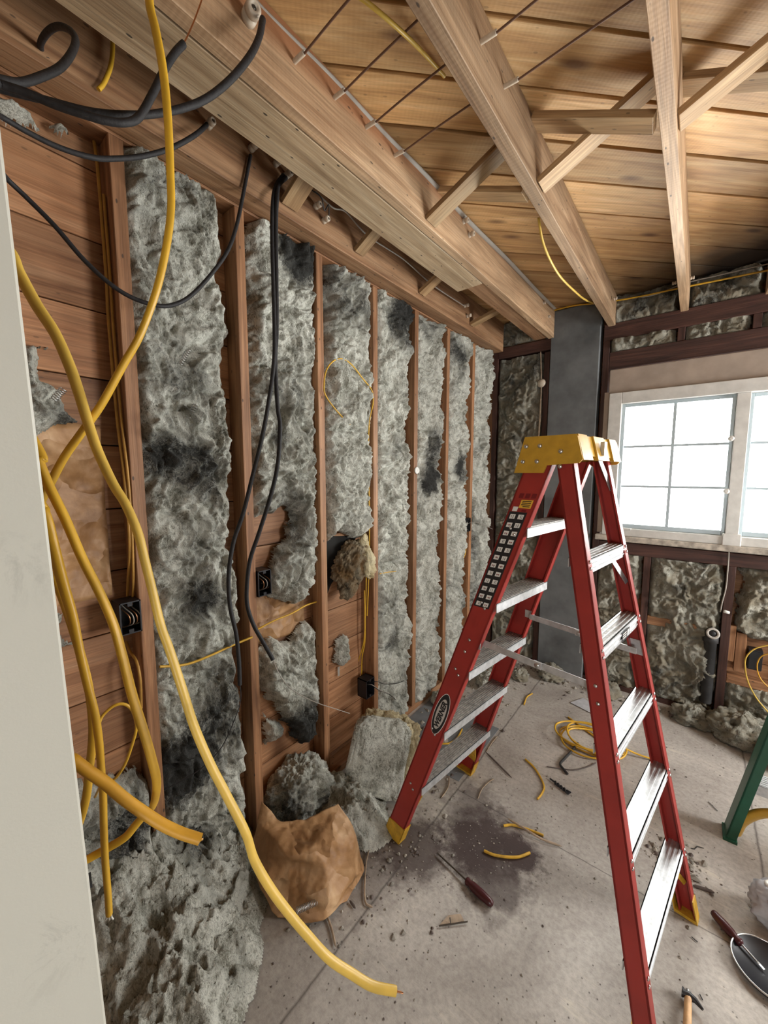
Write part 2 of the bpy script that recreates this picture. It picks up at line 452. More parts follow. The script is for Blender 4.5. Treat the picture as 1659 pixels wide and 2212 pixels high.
# ------------------------------------------------------------------ mesh helpers
class MB:
    def __init__(self):
        self.v, self.f, self.mi, self.sm, self.attr = [], [], [], [], None

    def add(self, v, f, mi=0, smooth=False):
        o = len(self.v)
        self.v += [tuple(map(float, p)) for p in v]
        self.f += [tuple(i + o for i in q) for q in f]
        self.mi += [mi] * len(f)
        self.sm += [smooth] * len(f)
        return self

    def box(self, c, s, mat=None, mi=0, ch=0.0):
        """box of full size s about c, mat is a 3x3 rotation; ch chamfers the edges"""
        bm = bmesh.new()
        bmesh.ops.create_cube(bm, size=1.0)
        for v in bm.verts:
            v.co = Vector((v.co.x * s[0], v.co.y * s[1], v.co.z * s[2]))
        if ch:
            bmesh.ops.bevel(bm, geom=list(bm.edges), offset=ch, segments=1, affect='EDGES', clamp_overlap=True)
        bm.verts.index_update()
        vs = []
        for v in bm.verts:
            p = v.co.copy()
            if mat is not None:
                p = mat @ p
            vs.append(p + Vector(c))
        self.add(vs, [tuple(v.index for v in f.verts) for f in bm.faces], mi)
        bm.free()
        return self

    def aabb(self, lo, hi, mi=0, ch=0.0):
        return self.box([(a + b) / 2 for a, b in zip(lo, hi)], [b - a for a, b in zip(lo, hi)], None, mi, ch)

    def hexa(self, a, b, mi=0):
        """loft between two quads a and b"""
        return self.add(list(a) + list(b), [(3, 2, 1, 0), (4, 5, 6, 7)] + [(i, (i + 1) % 4, 4 + (i + 1) % 4, 4 + i) for i in range(4)], mi)

    def tube(self, pts, r, n=8, mi=0, flat=1.0, twist=0.0, caps=True):
        P = [Vector(p) for p in pts]
        rs = r if hasattr(r, '__len__') else [r] * len(P)
        nrm, rings = None, []
        for i, p in enumerate(P):
            t = (P[min(i + 1, len(P) - 1)] - P[max(i - 1, 0)])
            if t.length < 1e-9:
                t = Vector((0, 0, 1))
            t.normalize()
            if nrm is None:
                nrm = t.orthogonal().normalized()
            nrm = (nrm - t * nrm.dot(t))
            if nrm.length < 1e-6:
                nrm = t.orthogonal()
            nrm.normalize()
            bn = t.cross(nrm)
            tw = twist * i / max(1, len(P) - 1)
            rings.append([p + (nrm * math.cos(a + tw) * math.cos(0) + bn * math.sin(a + tw)) * rs[i] if flat == 1.0 else
                          p + ((nrm * math.cos(tw) + bn * math.sin(tw)) * math.cos(a) + (bn * math.cos(tw) - nrm * math.sin(tw)) * math.sin(a) * flat) * rs[i]
                          for a in [2 * PI * k / n for k in range(n)]])
        v = [q for ring in rings for q in ring]
        f = [(i * n + k, i * n + (k + 1) % n, (i + 1) * n + (k + 1) % n, (i + 1) * n + k) for i in range(len(P) - 1) for k in range(n)]
        self.add(v, f, mi, True)
        if caps:
            self.add(rings[0], [tuple(range(n))[::-1]], mi)
            self.add(rings[-1], [tuple(range(n))], mi)
        return self

    def lathe(self, prof, loc=(0, 0, 0), axis=(0, 0, 1), n=20, mi=0):
        q = Vector((0, 0, 1)).rotation_difference(Vector(axis))
        v = []
        for (r, z) in prof:
            for k in range(n):
                a = 2 * PI * k / n
                v.append(q @ Vector((r * math.cos(a), r * math.sin(a), z)) + Vector(loc))
        f = [(i * n + k, i * n + (k + 1) % n, (i + 1) * n + (k + 1) % n, (i + 1) * n + k) for i in range(len(prof) - 1) for k in range(n)]
        self.add(v, f, mi, True)
        self.add(v[:n], [tuple(range(n))[::-1]], mi)
        self.add(v[-n:], [tuple(range(n))], mi)
        return self

    def prism(self, poly, d, mi=0):
        """extrude polygon (3d points) by vector d"""
        n = len(poly)
        a = [Vector(p) for p in poly]
        b = [p + Vector(d) for p in a]
        self.add(a + b, [tuple(range(n))[::-1], tuple(range(n, 2 * n))] + [(i, (i + 1) % n, n + (i + 1) % n, n + i) for i in range(n)], mi)
        return self

    def build(self, name, mats, parent=None, origin=None, rot=None):
        """link as one object. The mesh is given in world space; origin/rot set the object's own frame."""
        if not isinstance(mats, (list, tuple)):
            mats = [mats]
        if parent is not None:
            base = parent.matrix_basis.copy()
            if parent.parent is not None:
                base = parent.parent.matrix_basis @ base
            Mx = Matrix.Identity(4)
            inv = base.inverted()
        else:
            if origin is None:
                a = np.array(self.v)
                origin = (a.min(0) + a.max(0)) / 2
                origin[2] = a[:, 2].min()
            Mx = Matrix.Translation(Vector(origin))
            if rot is not None:
                Mx = Mx @ rot.to_4x4()
            inv = Mx.inverted()
        me = bpy.data.meshes.new(name)
        A = np.array(self.v)
        I = np.array(inv)
        A = A @ I[:3, :3].T + I[:3, 3]
        me.from_pydata(A.tolist(), [], self.f)
        for m in mats:
            me.materials.append(m)
        me.polygons.foreach_set('material_index', self.mi)
        me.polygons.foreach_set('use_smooth', self.sm)
        if self.attr is not None:
            at = me.attributes.new('soot', 'FLOAT', 'POINT')
            at.data.foreach_set('value', np.asarray(self.attr, dtype=np.float32))
        bm = bmesh.new()
        bm.from_mesh(me)
        bmesh.ops.recalc_face_normals(bm, faces=bm.faces)
        bm.to_mesh(me)
        bm.free()
        me.update()
        o = bpy.data.objects.new(name, me)
        COL.objects.link(o)
        if parent is not None:
            o.parent = parent
        else:
            o.matrix_world = Mx
        return o


def tag(o, label, cat, group=None, kind=None):
    if label:
        o['label'] = label
    if cat:
        o['category'] = cat
    if group:
        o['group'] = group
    if kind:
        o['kind'] = kind
    return o


def struct(o, label, cat):
    return tag(o, label, cat, kind='structure')


def empty(name, loc, label, cat, group=None, kind=None):
    o = bpy.data.objects.new(name, None)
    o.empty_display_size = 0.05
    COL.objects.link(o)
    o.location = loc
    return tag(o, label, cat, group, kind)


def copy_tree(o, delta, label, parent=None):
    """a thing and its parts, moved by delta"""
    c = o.copy()
    COL.objects.link(c)
    c.parent = parent
    if parent is None:
        c.location = o.location + Vector(delta)
        c['label'] = label
    for ch in [x for x in COL.objects if x.parent == o]:
        copy_tree(ch, delta, label, c)
    return c


def spline(pts, per=8):
    P = [np.array(p, float) for p in pts]
    P = [2 * P[0] - P[1]] + P + [2 * P[-1] - P[-2]]
    out = []
    for i in range(1, len(P) - 2):
        p0, p1, p2, p3 = P[i - 1:i + 3]
        for k in range(per):
            t = k / per
            out.append(0.5 * (2 * p1 + (p2 - p0) * t + (2 * p0 - 5 * p1 + 4 * p2 - p3) * t * t + (3 * p1 - p0 - 3 * p2 + p3) * t ** 3))
    out.append(P[-2])
    return out


def frame(p0, p1, up=(0, 0, 1)):
    x = (Vector(p1) - Vector(p0)).normalized()
    u = Vector(up)
    y = u.cross(x)
    if y.length < 1e-5:
        y = Vector((0, 1, 0)).cross(x)
    y.normalize()
    z = x.cross(y)
    return Matrix((x, y, z)).transposed()


def beam(name, p0, p1, w, h, mat, label=None, cat=None, group=None, up=(0, 0, 1), parent=None, ch=0.002, mats=None):
    """a timber from p0 to p1 (centre line), w across, h along up; its own x runs along the grain"""
    p0, p1 = Vector(p0), Vector(p1)
    L = (p1 - p0).length
    rot = frame(p0, p1, up)
    c = (p0 + p1) / 2
    b = MB().box(c, (L, w, h), rot, ch=ch)
    o = b.build(name, mat, parent, origin=c, rot=rot)
    if cat:
        tag(o, label, cat, group)
    return o


def in_poly(Y, Z, poly):
    """signed distance to a polygon, positive inside"""
    d = np.full(Y.shape, 1e9)
    inside = np.zeros(Y.shape, bool)
    n = len(poly)
    for i in range(n):
        ax, ay = poly[i]
        bx, by = poly[(i + 1) % n]
        ex, ey = bx - ax, by - ay
        t = np.clip(((Y - ax) * ex + (Z - ay) * ey) / (ex * ex + ey * ey + 1e-12), 0, 1)
        d = np.minimum(d, np.hypot(Y - ax - t * ex, Z - ay - t * ey))
        c = ((ay > Z) != (by > Z)) & (Y < (bx - ax) * (Z - ay) / (by - ay + 1e-12) + ax)
        inside ^= c
    return np.where(inside, d, -d)


def batt(name, a0, a1, z0, z1, seed, label, group, mat='batt', polys=None, blobs=(), thick=0.078, res=0.005, dirt=0.0, back=False,
         gap=0.034, rough=1.0, seams=(), parent=None, depth0=-0.088, cat='insulation'):
    """a fibreglass batt between two studs, as a displaced sheet standing off the sheathing.
    left wall: across = y, out = +x ; back wall (back=True): across = x, out = -y from y = 3.3"""
    na, nz = int((a1 - a0) / res) + 2, int((z1 - z0) / res) + 2
    A, Z = np.meshgrid(np.linspace(a0, a1, na), np.linspace(z0, z1, nz), indexing='ij')
    s = seed * 3.7
    wob = fbm(A * 9, Z * 9, s, seed, 5, .6) * 0.024
    if polys is not None:
        m = np.full(A.shape, -1e9)
        for p in polys:
            m = np.maximum(m, in_poly(A, Z, p))
        m = m + wob
        m = np.minimum(m, np.minimum(A - a0, a1 - A) + 0.012)
    else:
        right = a1 - gap - A + fbm(A * 2, Z * 5, s + 5, seed + 3, 5, .6) * 0.030
        left = A - a0 + 0.015
        m = np.minimum(np.minimum(left, right), np.minimum(Z - z0 + 0.03, z1 - Z + 0.05))
    wx = fbm(A * 5, Z * 5, s + 2, seed + 1, 3) * 0.09
    wz = fbm(A * 5, Z * 5, s + 9, seed + 2, 3) * 0.09
    lump = fbm((A + wx) * 6, (Z + wz) * 5, s, seed + 4, 3)
    mid = fbm((A + wx) * 20, (Z + wz) * 15, s, seed + 5, 3)
    rid = ridged((A + wx) * 26, (Z + wz) * 17, s + 3, seed + 6, 3)
    fine = fbm((A + wx) * 70, (Z + wz) * 55, s + 4, seed + 7, 2)
    k = smooth(m / 0.05)
    edge = np.sqrt(np.clip(m / 0.04, 0, 1))
    h = depth0 + thick * edge + k * rough * (0.034 * lump + 0.021 * mid + 0.014 * rid + 0.008 * fine)
    for zs in seams:
        zz = zs + 0.02 * perlin(A * 6, 0 * A, s + zs, seed)
        h -= 0.022 * np.exp(-((Z - zz) / 0.010) ** 2) * k
    soot = dirt + 0.52 * fbm(A * 3.2, Z * 2.4, s + 20, seed + 8, 4) + 0.20 * mid
    for (ba, bz, br, amt) in blobs:
        soot = soot + amt * np.exp(-(((A - ba) ** 2 + (Z - bz) ** 2) / br ** 2) ** 1.5)
    keep = m > -0.001
    idx = -np.ones(A.shape, int)
    fk = keep[:-1, :-1] & keep[1:, :-1] & keep[:-1, 1:] & keep[1:, 1:]
    used = np.zeros(A.shape, bool)
    for di in (0, 1):
        for dj in (0, 1):
            used[di:na - 1 + di, dj:nz - 1 + dj] |= fk
    idx[used] = np.arange(used.sum())
    b = MB()
    if back:
        V = np.stack([A, 3.3 - h, Z], -1)[used]
    else:
        V = np.stack([h, A, Z], -1)[used]
    ii, jj = np.nonzero(fk)
    F = np.stack([idx[ii, jj], idx[ii + 1, jj], idx[ii + 1, jj + 1], idx[ii, jj + 1]], -1)
    b.add(V, F.tolist(), 0, True)
    b.attr = np.clip(soot, 0, 1)[used]
    o = b.build(name, M[mat], parent)
    if parent is None:
        tag(o, label, cat, group)
    return o


def lumpy(name, c, rad, seed, mat, label, cat='insulation', group=None, rot=(0, 0, 0), nu=130, nv=92, amp=1.0, dirt=0.0, boxy=1.0, floor_z=None, parent=None, blobs=()):
    u = np.linspace(0, 2 * PI, nu, endpoint=False)
    v = np.linspace(-PI / 2, PI / 2, nv)
    U, V = np.meshgrid(u, v, indexing='ij')
    pw = lambda t: np.sign(t) * np.abs(t) ** boxy
    x, y, z = pw(np.cos(V)) * pw(np.cos(U)), pw(np.cos(V)) * pw(np.sin(U)), pw(np.sin(V))
    P = np.stack([x, y, z], -1)
    n = P / np.linalg.norm(P, axis=-1, keepdims=True)
    q = P * np.array(rad)
    s = seed * 2.3
    d = 0.022 * fbm(q[..., 0] * 8 + s, q[..., 1] * 8, q[..., 2] * 8, seed, 3) + 0.014 * fbm(q[..., 0] * 24, q[..., 1] * 24 + s, q[..., 2] * 24, seed + 1, 3) \
        + 0.009 * ridged(q[..., 0] * 34, q[..., 1] * 34, q[..., 2] * 34 + s, seed + 2, 3) + 0.007 * fbm(q[..., 0] * 85, q[..., 1] * 85, q[..., 2] * 85 + s, seed + 9, 2)
    q = q + n * (d * amp)[..., None]
    E = np.array(Euler([R(t) for t in rot]).to_matrix())
    q = q @ E.T + np.array(c)
    if floor_z is not None:
        q[..., 2] = np.maximum(q[..., 2], floor_z)
    F = []
    for i in range(nu):
        k = (i + 1) % nu
        for j in range(nv - 1):
            F.append((i * nv + j, k * nv + j, k * nv + j + 1, i * nv + j + 1))
    b = MB().add(q.reshape(-1, 3), F, 0, True)
    so = dirt + 0.5 * fbm(q[..., 0] * 7, q[..., 1] * 7, q[..., 2] * 7, seed + 5, 3)
    for (bx, by, bz, br, amt) in blobs:
        so = so + amt * np.exp(-(((q[..., 0] - bx) ** 2 + (q[..., 1] - by) ** 2 + (q[..., 2] - bz) ** 2) / br ** 2))
    b.attr = np.clip(so, 0, 1).reshape(-1)
    o = b.build(name, M[mat], parent)
    if parent is None:
        tag(o, label, cat, group)
    return o


def heap(name, x0, x1, y0, y1, fn, seed, mat, label, res=0.0055, rough=1.0, dirt=0.0, group=None, blobs=()):
    nx, ny = int((x1 - x0) / res), int((y1 - y0) / res)
    X, Y = np.meshgrid(np.linspace(x0, x1, nx), np.linspace(y0, y1, ny), indexing='ij')
    w1 = fbm(X * 6, Y * 6, seed, seed + 1, 3) * 0.05
    w2 = fbm(X * 6, Y * 6, seed + 7.5, seed + 2, 3) * 0.05
    base = fn(X + w1 * 0.6, Y + w2 * 0.6)
    k = smooth(base / 0.08)
    h = base + k * rough * (0.036 * fbm((X + w1) * 8, (Y + w2) * 8, 3.3, seed + 3, 3) + 0.024 * fbm((X + w1) * 22, (Y + w2) * 22, 1.3, seed + 4, 3)
                            + 0.014 * ridged((X + w1) * 27, (Y + w2) * 27, 4.4, seed + 5, 3) + 0.007 * fbm(X * 80, Y * 80, 1, seed + 6, 2))
    keep = base > 0.002
    h = np.maximum(h, 0.002)
    fk = keep[:-1, :-1] & keep[1:, :-1] & keep[:-1, 1:] & keep[1:, 1:]
    used = np.zeros(X.shape, bool)
    for di in (0, 1):
        for dj in (0, 1):
            used[di:nx - 1 + di, dj:ny - 1 + dj] |= fk
    idx = -np.ones(X.shape, int)
    idx[used] = np.arange(used.sum())
    ii, jj = np.nonzero(fk)
    F = np.stack([idx[ii, jj], idx[ii + 1, jj], idx[ii + 1, jj + 1], idx[ii, jj + 1]], -1)
    b = MB().add(np.stack([X, Y, h], -1)[used], F.tolist(), 0, True)
    so = dirt + 0.5 * fbm(X * 6, Y * 6, 2.2, seed + 8, 4)
    for (bx, by, br, amt) in blobs:
        so = so + amt * np.exp(-((X - bx) ** 2 + (Y - by) ** 2) / br ** 2)
    b.attr = np.clip(so, 0, 1)[used]
    return tag(b.build(name, M[mat]), label, 'insulation', group)


# ------------------------------------------------------------------ the room
fl = MB().aabb((-0.13, -1.75, -0.05), (3.85, 3.45, 0.0)).build('floor', M['floor'], origin=(0, 0, 0))
struct(fl, 'worn grey-beige subfloor stained and littered with debris', 'floor')

# ceiling: diagonal pine boards above the joists
rotc = Matrix.Rotation(R(45), 3, 'Z')
cb = MB()
xr = Vector((math.cos(R(45)), math.sin(R(45)), 0))
yr = Vector((-math.sin(R(45)), math.cos(R(45)), 0))
rc = random.Random(3)
for i in range(-24, 22):
    off = 0.145 + 0.184 * i
    g = 0.007 if rc.random() < 0.6 else 0.013
    s0 = rc.uniform(-0.6, 0.6)
    cuts = [-3.2, 1.1 + s0, 7.2] if i % 3 == 0 else [-3.2, 7.2]
    for a, bb in zip(cuts[:-1], cuts[1:]):
        # clip the board's run to the room
        lo, hi = a + 0.002, bb - 0.002
        oc = off + 0.092
        for (nx_, lim, sg) in ((xr.x, -0.12, 1), (xr.y, -1.7, 1)):
            pass
        tmin = max(lo, (-0.12 + oc * xr.x) / xr.x, (-1.7 - oc * xr.x) / xr.x)
        tmax = min(hi, (3.8 + oc * xr.x) / xr.x, (3.43 - oc * xr.x) / xr.x)
        if tmax - tmin < 0.1:
            continue
        z = 2.895 + rc.uniform(0, 0.003)
        mid = xr * ((tmin + tmax) / 2) + yr * oc + Vector((0, 0, z + 0.01))
        cb.box(mid, (tmax - tmin, 0.184 - g, 0.02), rotc, ch=0.0015)
cb.aabb((-0.14, -1.8, 2.93), (3.9, 3.5, 2.97), 1)
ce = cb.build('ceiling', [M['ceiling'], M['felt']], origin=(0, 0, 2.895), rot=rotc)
struct(ce, 'diagonal honey pine board ceiling, sooty and painted darker for shade near the back wall', 'ceiling')

# left wall sheathing: horizontal boards behind the studs
rotl = Matrix(((0, -1, 0), (1, 0, 0), (0, 0, 1)))
sb = MB()
for i in range(-1, 15):
    z0 = 0.06 + 0.21 * i
    z1 = z0 + 0.206
    lo, hi = max(z0, 0.0), min(z1, 2.895)
    if hi - lo < 0.02:
        continue
    sb.box((-0.1, 0.85, (lo + hi) / 2), (5.1, 0.018, hi - lo), rotl, ch=0.0015)
sb.aabb((-0.13, -1.75, 0.0), (-0.112, 3.45, 2.9), 1)
struct(sb.build('wall_left', [M['sheath'], M['felt']], origin=(-0.1, 0, 0), rot=rotl), 'horizontal brown board sheathing behind the left studs', 'wall')

# back wall with the window opening
OX0, OX1, OZ0, OZ1 = 0.90, 2.36, 1.18, 2.22
wb_ = MB()
for i in range(0, 15):
    z0, z1 = 0.21 * i, 0.21 * i + 0.206
    z1 = min(z1, 2.89)
    if z1 - z0 < 0.02:
        continue
    segs = [(-0.12, 3.8)] if (z1 <= OZ0 or z0 >= OZ1) else [(-0.12, OX0), (OX1, 3.8)]
    for (xa, xb) in segs:
        wb_.box(((xa + xb) / 2, 3.40, (z0 + z1) / 2), (xb - xa, 0.018, z1 - z0), ch=0.0015)
for lo, hi in (((-0.13, 3.41, 0), (OX0, 3.43, 2.9)), ((OX1, 3.41, 0), (3.85, 3.43, 2.9)), ((OX0, 3.41, 0), (OX1, 3.43, OZ0)), ((OX0, 3.41, OZ1), (OX1, 3.43, 2.9))):
    wb_.aabb(lo, hi, 1)
struct(wb_.build('wall_back', [M['sheath'], M['felt']], origin=(0, 3.4, 0)), 'board sheathing behind the dark studs of the window wall', 'wall')

# unseen right and near walls, each with an opening added to let light in
wr = MB()
for lo, hi in (((3.7, -1.75, 0), (3.8, 2.1, 2.9)), ((3.7, 3.2, 0), (3.8, 3.43, 2.9)), ((3.7, 2.1, 2.1), (3.8, 3.2, 2.9)), ((3.7, 2.1, 0), (3.8, 3.2, 0.9))):
    wr.aabb(lo, hi)
struct(wr.build('wall_right', M['drywall']), 'pale wall with an opening on the unseen side, added for side light', 'wall')
wn = MB()
for lo, hi in (((-0.12, -1.7, 0), (2.1, -1.6, 2.9)), ((2.8, -1.7, 0), (3.8, -1.6, 2.9)), ((2.1, -1.7, 1.3), (2.8, -1.6, 2.9)), ((2.1, -1.7, 0), (2.8, -1.6, 0.8))):
    wn.aabb(lo, hi)
struct(wn.build('wall_near', M['drywall']), 'pale wall with a small opening added for fill light behind the viewer', 'wall')

# the painted door leaf standing at the left edge of the view
dp = [(0.979,0.079,1.654)][0]
fw = Vector((dp[0] - 1.428, dp[1], 0)).normalized()
rt = Vector((fw.y, -fw.x, 0))
rotd = Matrix.Rotation(R(-1.25), 3, fw) @ Matrix((rt, fw, Vector((0, 0, 1)))).transposed()
dc = Vector(dp) + rotd @ Vector((-0.28, 0.0175, -0.49))
dm = MB().box(dc, (0.56, 0.035, 2.3), rotd, ch=0.0018)
door = dm.build('door_1', M['door'], origin=dc, rot=rotd)
struct(door, 'smudged cream painted door leaf standing at the left edge', 'door')
lp = [(1.041,0.072,1.235)][0]
MB().box(Vector(dp) + rotd @ Vector((0.0005, 0.010, lp[2] - dp[2])), (0.003, 0.012, 0.007), rotd).build('latch', M['ink'], door)

# ------------------------------------------------------------------ left wall framing
SY = [0.472 + 0.4064 * k for k in range(8)]
places = ['first stud from the door, with yellow cables stapled along it', 'second stud from the door, two black cables hanging before it',
          'third stud from the door, beside the kraft-faced flap', 'fourth stud from the door, a black junction box near its foot',
          'fifth stud from the door, a white disc nailed at eye height', 'sixth stud from the door, rising behind the red ladder rail',
          'seventh stud from the door, a black box at mid height', 'last slim stud before the far corner of the left wall']
for k, y in enumerate(SY):
    wdt = 0.040 if k < 7 else 0.036
    rr = random.Random(k)
    beam('wall_stud', (-0.0455, y + wdt / 2 + rr.uniform(-.002, .002), 0.042), (-0.0455, y + wdt / 2, 2.656), wdt, 0.089, M['stud'],
         'orange-brown ' + places[k], 'stud', 'studs of the left wall', up=(1, 0, 0))
beam('wall_stud', (-0.0455, 0.05, 0.042), (-0.0455, 0.05, 2.656), 0.04, 0.089, M['stud'], 'orange-brown stud hidden behind the cream door leaf', 'stud', 'studs of the left wall', up=(1, 0, 0))
beam('sole_plate', (-0.0455, -1.55, 0.02), (-0.0455, 3.29, 0.02), 0.089, 0.04, M['stud'], 'long timber sole plate under the left wall studs', 'plate')
beam('top_plate', (-0.0455, -1.55, 2.676), (-0.0455, 3.29, 2.676), 0.089, 0.038, M['stud'], 'timber top plate lying on the left wall studs', 'plate')

# ------------------------------------------------------------------ joists
JB, JT = 2.69, 2.89
beam('ceiling_joist', (0.048, -1.55, 2.775), (0.048, 3.28, 2.775), 0.088, 0.226, M['joist_red'], 'wide ceiling joist lying along the top of the left wall', 'joist', 'ceiling joists')
beam('ceiling_joist', (0.405, -1.55, 2.79), (0.478, 3.28, 2.79), 0.042, 0.20, M['joist_stained'], 'ceiling joist carrying the pale nailer board and a grey cable', 'joist', 'ceiling joists')
beam('ceiling_joist', (0.868, -1.55, 2.79), (0.892, 3.28, 2.79), 0.044, 0.20, M['joist'], 'ceiling joist in the middle, over the ladder', 'joist', 'ceiling joists')
beam('ceiling_joist', (1.283, -1.55, 2.79), (1.303, 3.28, 2.79), 0.042, 0.20, M['joist'], 'ceiling joist over the window, pale and nail-pocked', 'joist', 'ceiling joists')
beam('ceiling_joist', (1.70, -1.55, 2.79), (1.70, 3.28, 2.79), 0.042, 0.20, M['joist'], 'ceiling joist beyond the one over the window', 'joist', 'ceiling joists')
for x in (2.11, 2.52, 2.93, 3.34):
    beam('ceiling_joist', (x, -1.55, 2.79), (x, 3.28, 2.79), 0.042, 0.20, M['joist'], 'ceiling joist out of view on the window side of the room', 'joist', 'ceiling joists')
beam('nailer_board', (0.295, -1.55, 2.712), (0.357, 2.12, 2.712), 0.155, 0.040, M['nailer'], 'pale weathered nailer board full of nail holes under the beam', 'board')
beam('nailer_board', (0.386, 2.125, 2.715), (0.403, 3.27, 2.715), 0.10, 0.034, M['joist_red'], 'short orange nailer board butting the pale one by the far corner', 'board')


def bridging(p0, p1, label, w=0.075, h=0.022):
    """a bridging strip; w runs along the joists"""
    return beam('bridging_strut', p0, p1, w, h, M['bridge'], label, 'strut', 'cross bridging between the joists', up=(0, 0, 1), ch=0.001)


bridging((0.095, 1.06, 2.705), (0.405, 1.06, 2.865), 'bridging strut above the tops of two black cables')
bridging((0.095, 1.47, 2.70), (0.415, 1.47, 2.86), 'bridging strut just past the porcelain knobs by the left wall', 0.06)
bridging((0.095, 2.02, 2.70), (0.43, 2.02, 2.86), 'bridging strut beside the end of the pale nailer board', 0.06)
bridging((0.095, 2.68, 2.71), (0.45, 2.68, 2.80), 'bridging strut in the dark cavity by the far left corner', 0.06)
bridging((0.472, 1.51, 2.715), (0.848, 1.51, 2.875), 'bridging strut rising from the nailer beam to the middle joist')
bridging((0.472, 1.60, 2.875), (0.848, 1.60, 2.715), 'bridging strut crossing behind, down to the middle joist') 
bridging((0.907, 1.585, 2.712), (1.262, 1.585, 2.875), 'bridging strut with two nail heads rising from the middle joist')
bridging((0.907, 1.50, 2.875), (1.262, 1.53, 2.712), 'bridging strut sloping down to the pale joist over the window')
bridging((1.318, 1.57, 2.712), (1.675, 1.57, 2.875), 'bridging strut rising off the pale joist toward the photo edge')
bridging((1.318, 1.66, 2.875), (1.675, 1.66, 2.712), 'dark bridging strut falling away from the pale joist')

# ------------------------------------------------------------------ back wall framing
def dark(p0, p1, w, h, label, up=(0, -1, 0), name='wall_stud', cat='stud'):
    return beam(name, p0, p1, w, h, M['dark_stud'], label, cat, 'dark framing of the window wall', up=up)


YB = 3.3455
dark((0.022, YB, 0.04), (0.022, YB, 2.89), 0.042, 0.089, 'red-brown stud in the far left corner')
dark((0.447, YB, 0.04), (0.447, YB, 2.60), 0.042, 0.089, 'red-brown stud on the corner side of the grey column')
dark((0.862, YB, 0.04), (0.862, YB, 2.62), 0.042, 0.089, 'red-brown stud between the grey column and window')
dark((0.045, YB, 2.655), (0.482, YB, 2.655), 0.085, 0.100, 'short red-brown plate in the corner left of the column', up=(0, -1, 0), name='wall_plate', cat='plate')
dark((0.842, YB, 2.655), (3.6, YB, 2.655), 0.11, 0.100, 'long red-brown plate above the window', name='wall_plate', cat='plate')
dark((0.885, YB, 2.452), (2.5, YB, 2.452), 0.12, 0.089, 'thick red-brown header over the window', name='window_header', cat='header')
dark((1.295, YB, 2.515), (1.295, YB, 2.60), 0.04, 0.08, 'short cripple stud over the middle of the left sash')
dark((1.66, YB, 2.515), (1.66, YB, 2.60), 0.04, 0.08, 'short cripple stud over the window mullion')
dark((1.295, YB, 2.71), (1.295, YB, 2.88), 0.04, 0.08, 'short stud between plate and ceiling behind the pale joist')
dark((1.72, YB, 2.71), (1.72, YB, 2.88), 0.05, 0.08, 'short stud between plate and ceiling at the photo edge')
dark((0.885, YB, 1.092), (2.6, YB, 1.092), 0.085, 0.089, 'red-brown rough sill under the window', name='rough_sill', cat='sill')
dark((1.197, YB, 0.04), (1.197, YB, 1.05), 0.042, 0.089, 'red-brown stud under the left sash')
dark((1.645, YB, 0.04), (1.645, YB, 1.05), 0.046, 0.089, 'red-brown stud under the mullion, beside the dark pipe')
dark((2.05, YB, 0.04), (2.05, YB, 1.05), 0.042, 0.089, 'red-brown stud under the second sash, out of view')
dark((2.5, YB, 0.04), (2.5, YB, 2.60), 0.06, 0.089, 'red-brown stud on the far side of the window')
beam('fire_block', (1.22, 3.34, 0.59), (1.52, 3.34, 0.59), 0.062, 0.07, M['stud'], 'orange-brown block between studs above the dark pipe', 'block', up=(0, -1, 0))
beam('fire_block', (1.672, 3.34, 0.42), (1.672, 3.34, 0.66), 0.05, 0.06, M['stud'], 'short orange upright block beside the pipe stud', 'block', up=(0, -1, 0))
beam('fire_block', (1.725, 3.335, 0.36), (1.725, 3.335, 0.62), 0.05, 0.05, M['stud'], 'second short upright block, nearer the black box', 'block', up=(0, -1, 0))
beam('fire_block', (1.67, 3.34, 0.30), (2.03, 3.34, 0.30), 0.055, 0.07, M['stud'], 'orange-brown crosswise block below the black box', 'block', up=(0, -1, 0))
beam('sole_plate', (0.0, 3.3455, 0.02), (3.6, 3.3455, 0.02), 0.089, 0.04, M['dark_stud'], 'dark sole plate along the foot of the window wall', 'plate')

cc = MB().aabb((0.478, 3.272, 0.0), (0.822, 3.385, 2.885), ch=0.004)
tag(cc.build('concrete_column', M['concrete']), 'tall grey concrete column in the back wall by the corner', 'column')
# plaster band over the window
pb = MB().aabb((0.895, 3.285, 2.215), (2.5, 3.305, 2.385), ch=0.004)
tag(pb.build('plaster_band', M['plaster']), 'beige plaster strip left above the window frame', 'plaster')
pb = MB().aabb((0.868, 3.287, 1.20), (0.902, 3.302, 2.23), ch=0.003)
tag(pb.build('plaster_band', M['plaster']), 'narrow beige plaster strip down the side of the window', 'plaster')

# ------------------------------------------------------------------ window
win = empty('window_1', (1.63, 3.33, 1.18), 'white sliding window with two gridded sashes, sky white behind', 'window', kind='structure')
fr = MB()
for lo, hi in (((0.905, 3.26, 1.19), (0.985, 3.40, 2.215)), ((2.275, 3.26, 1.19), (2.355, 3.40, 2.215)), ((0.985, 3.26, 2.135), (2.275, 3.40, 2.215)), ((0.985, 3.26, 1.19), (2.275, 3.40, 1.245))):
    fr.aabb(lo, hi, ch=0.003)
fr.build('window_frame', M['vinyl'], win)
MB().aabb((1.598, 3.27, 1.245), (1.662, 3.36, 2.135), ch=0.003).build('mullion', M['vinyl'], win)
MB().aabb((0.865, 3.235, 1.150), (2.42, 3.40, 1.190), ch=0.004).build('window_sill', M['sill'], win)
MB().aabb((1.585, 3.25, 1.185), (1.675, 3.285, 1.262), ch=0.004).build('latch', M['vinyl'], win)


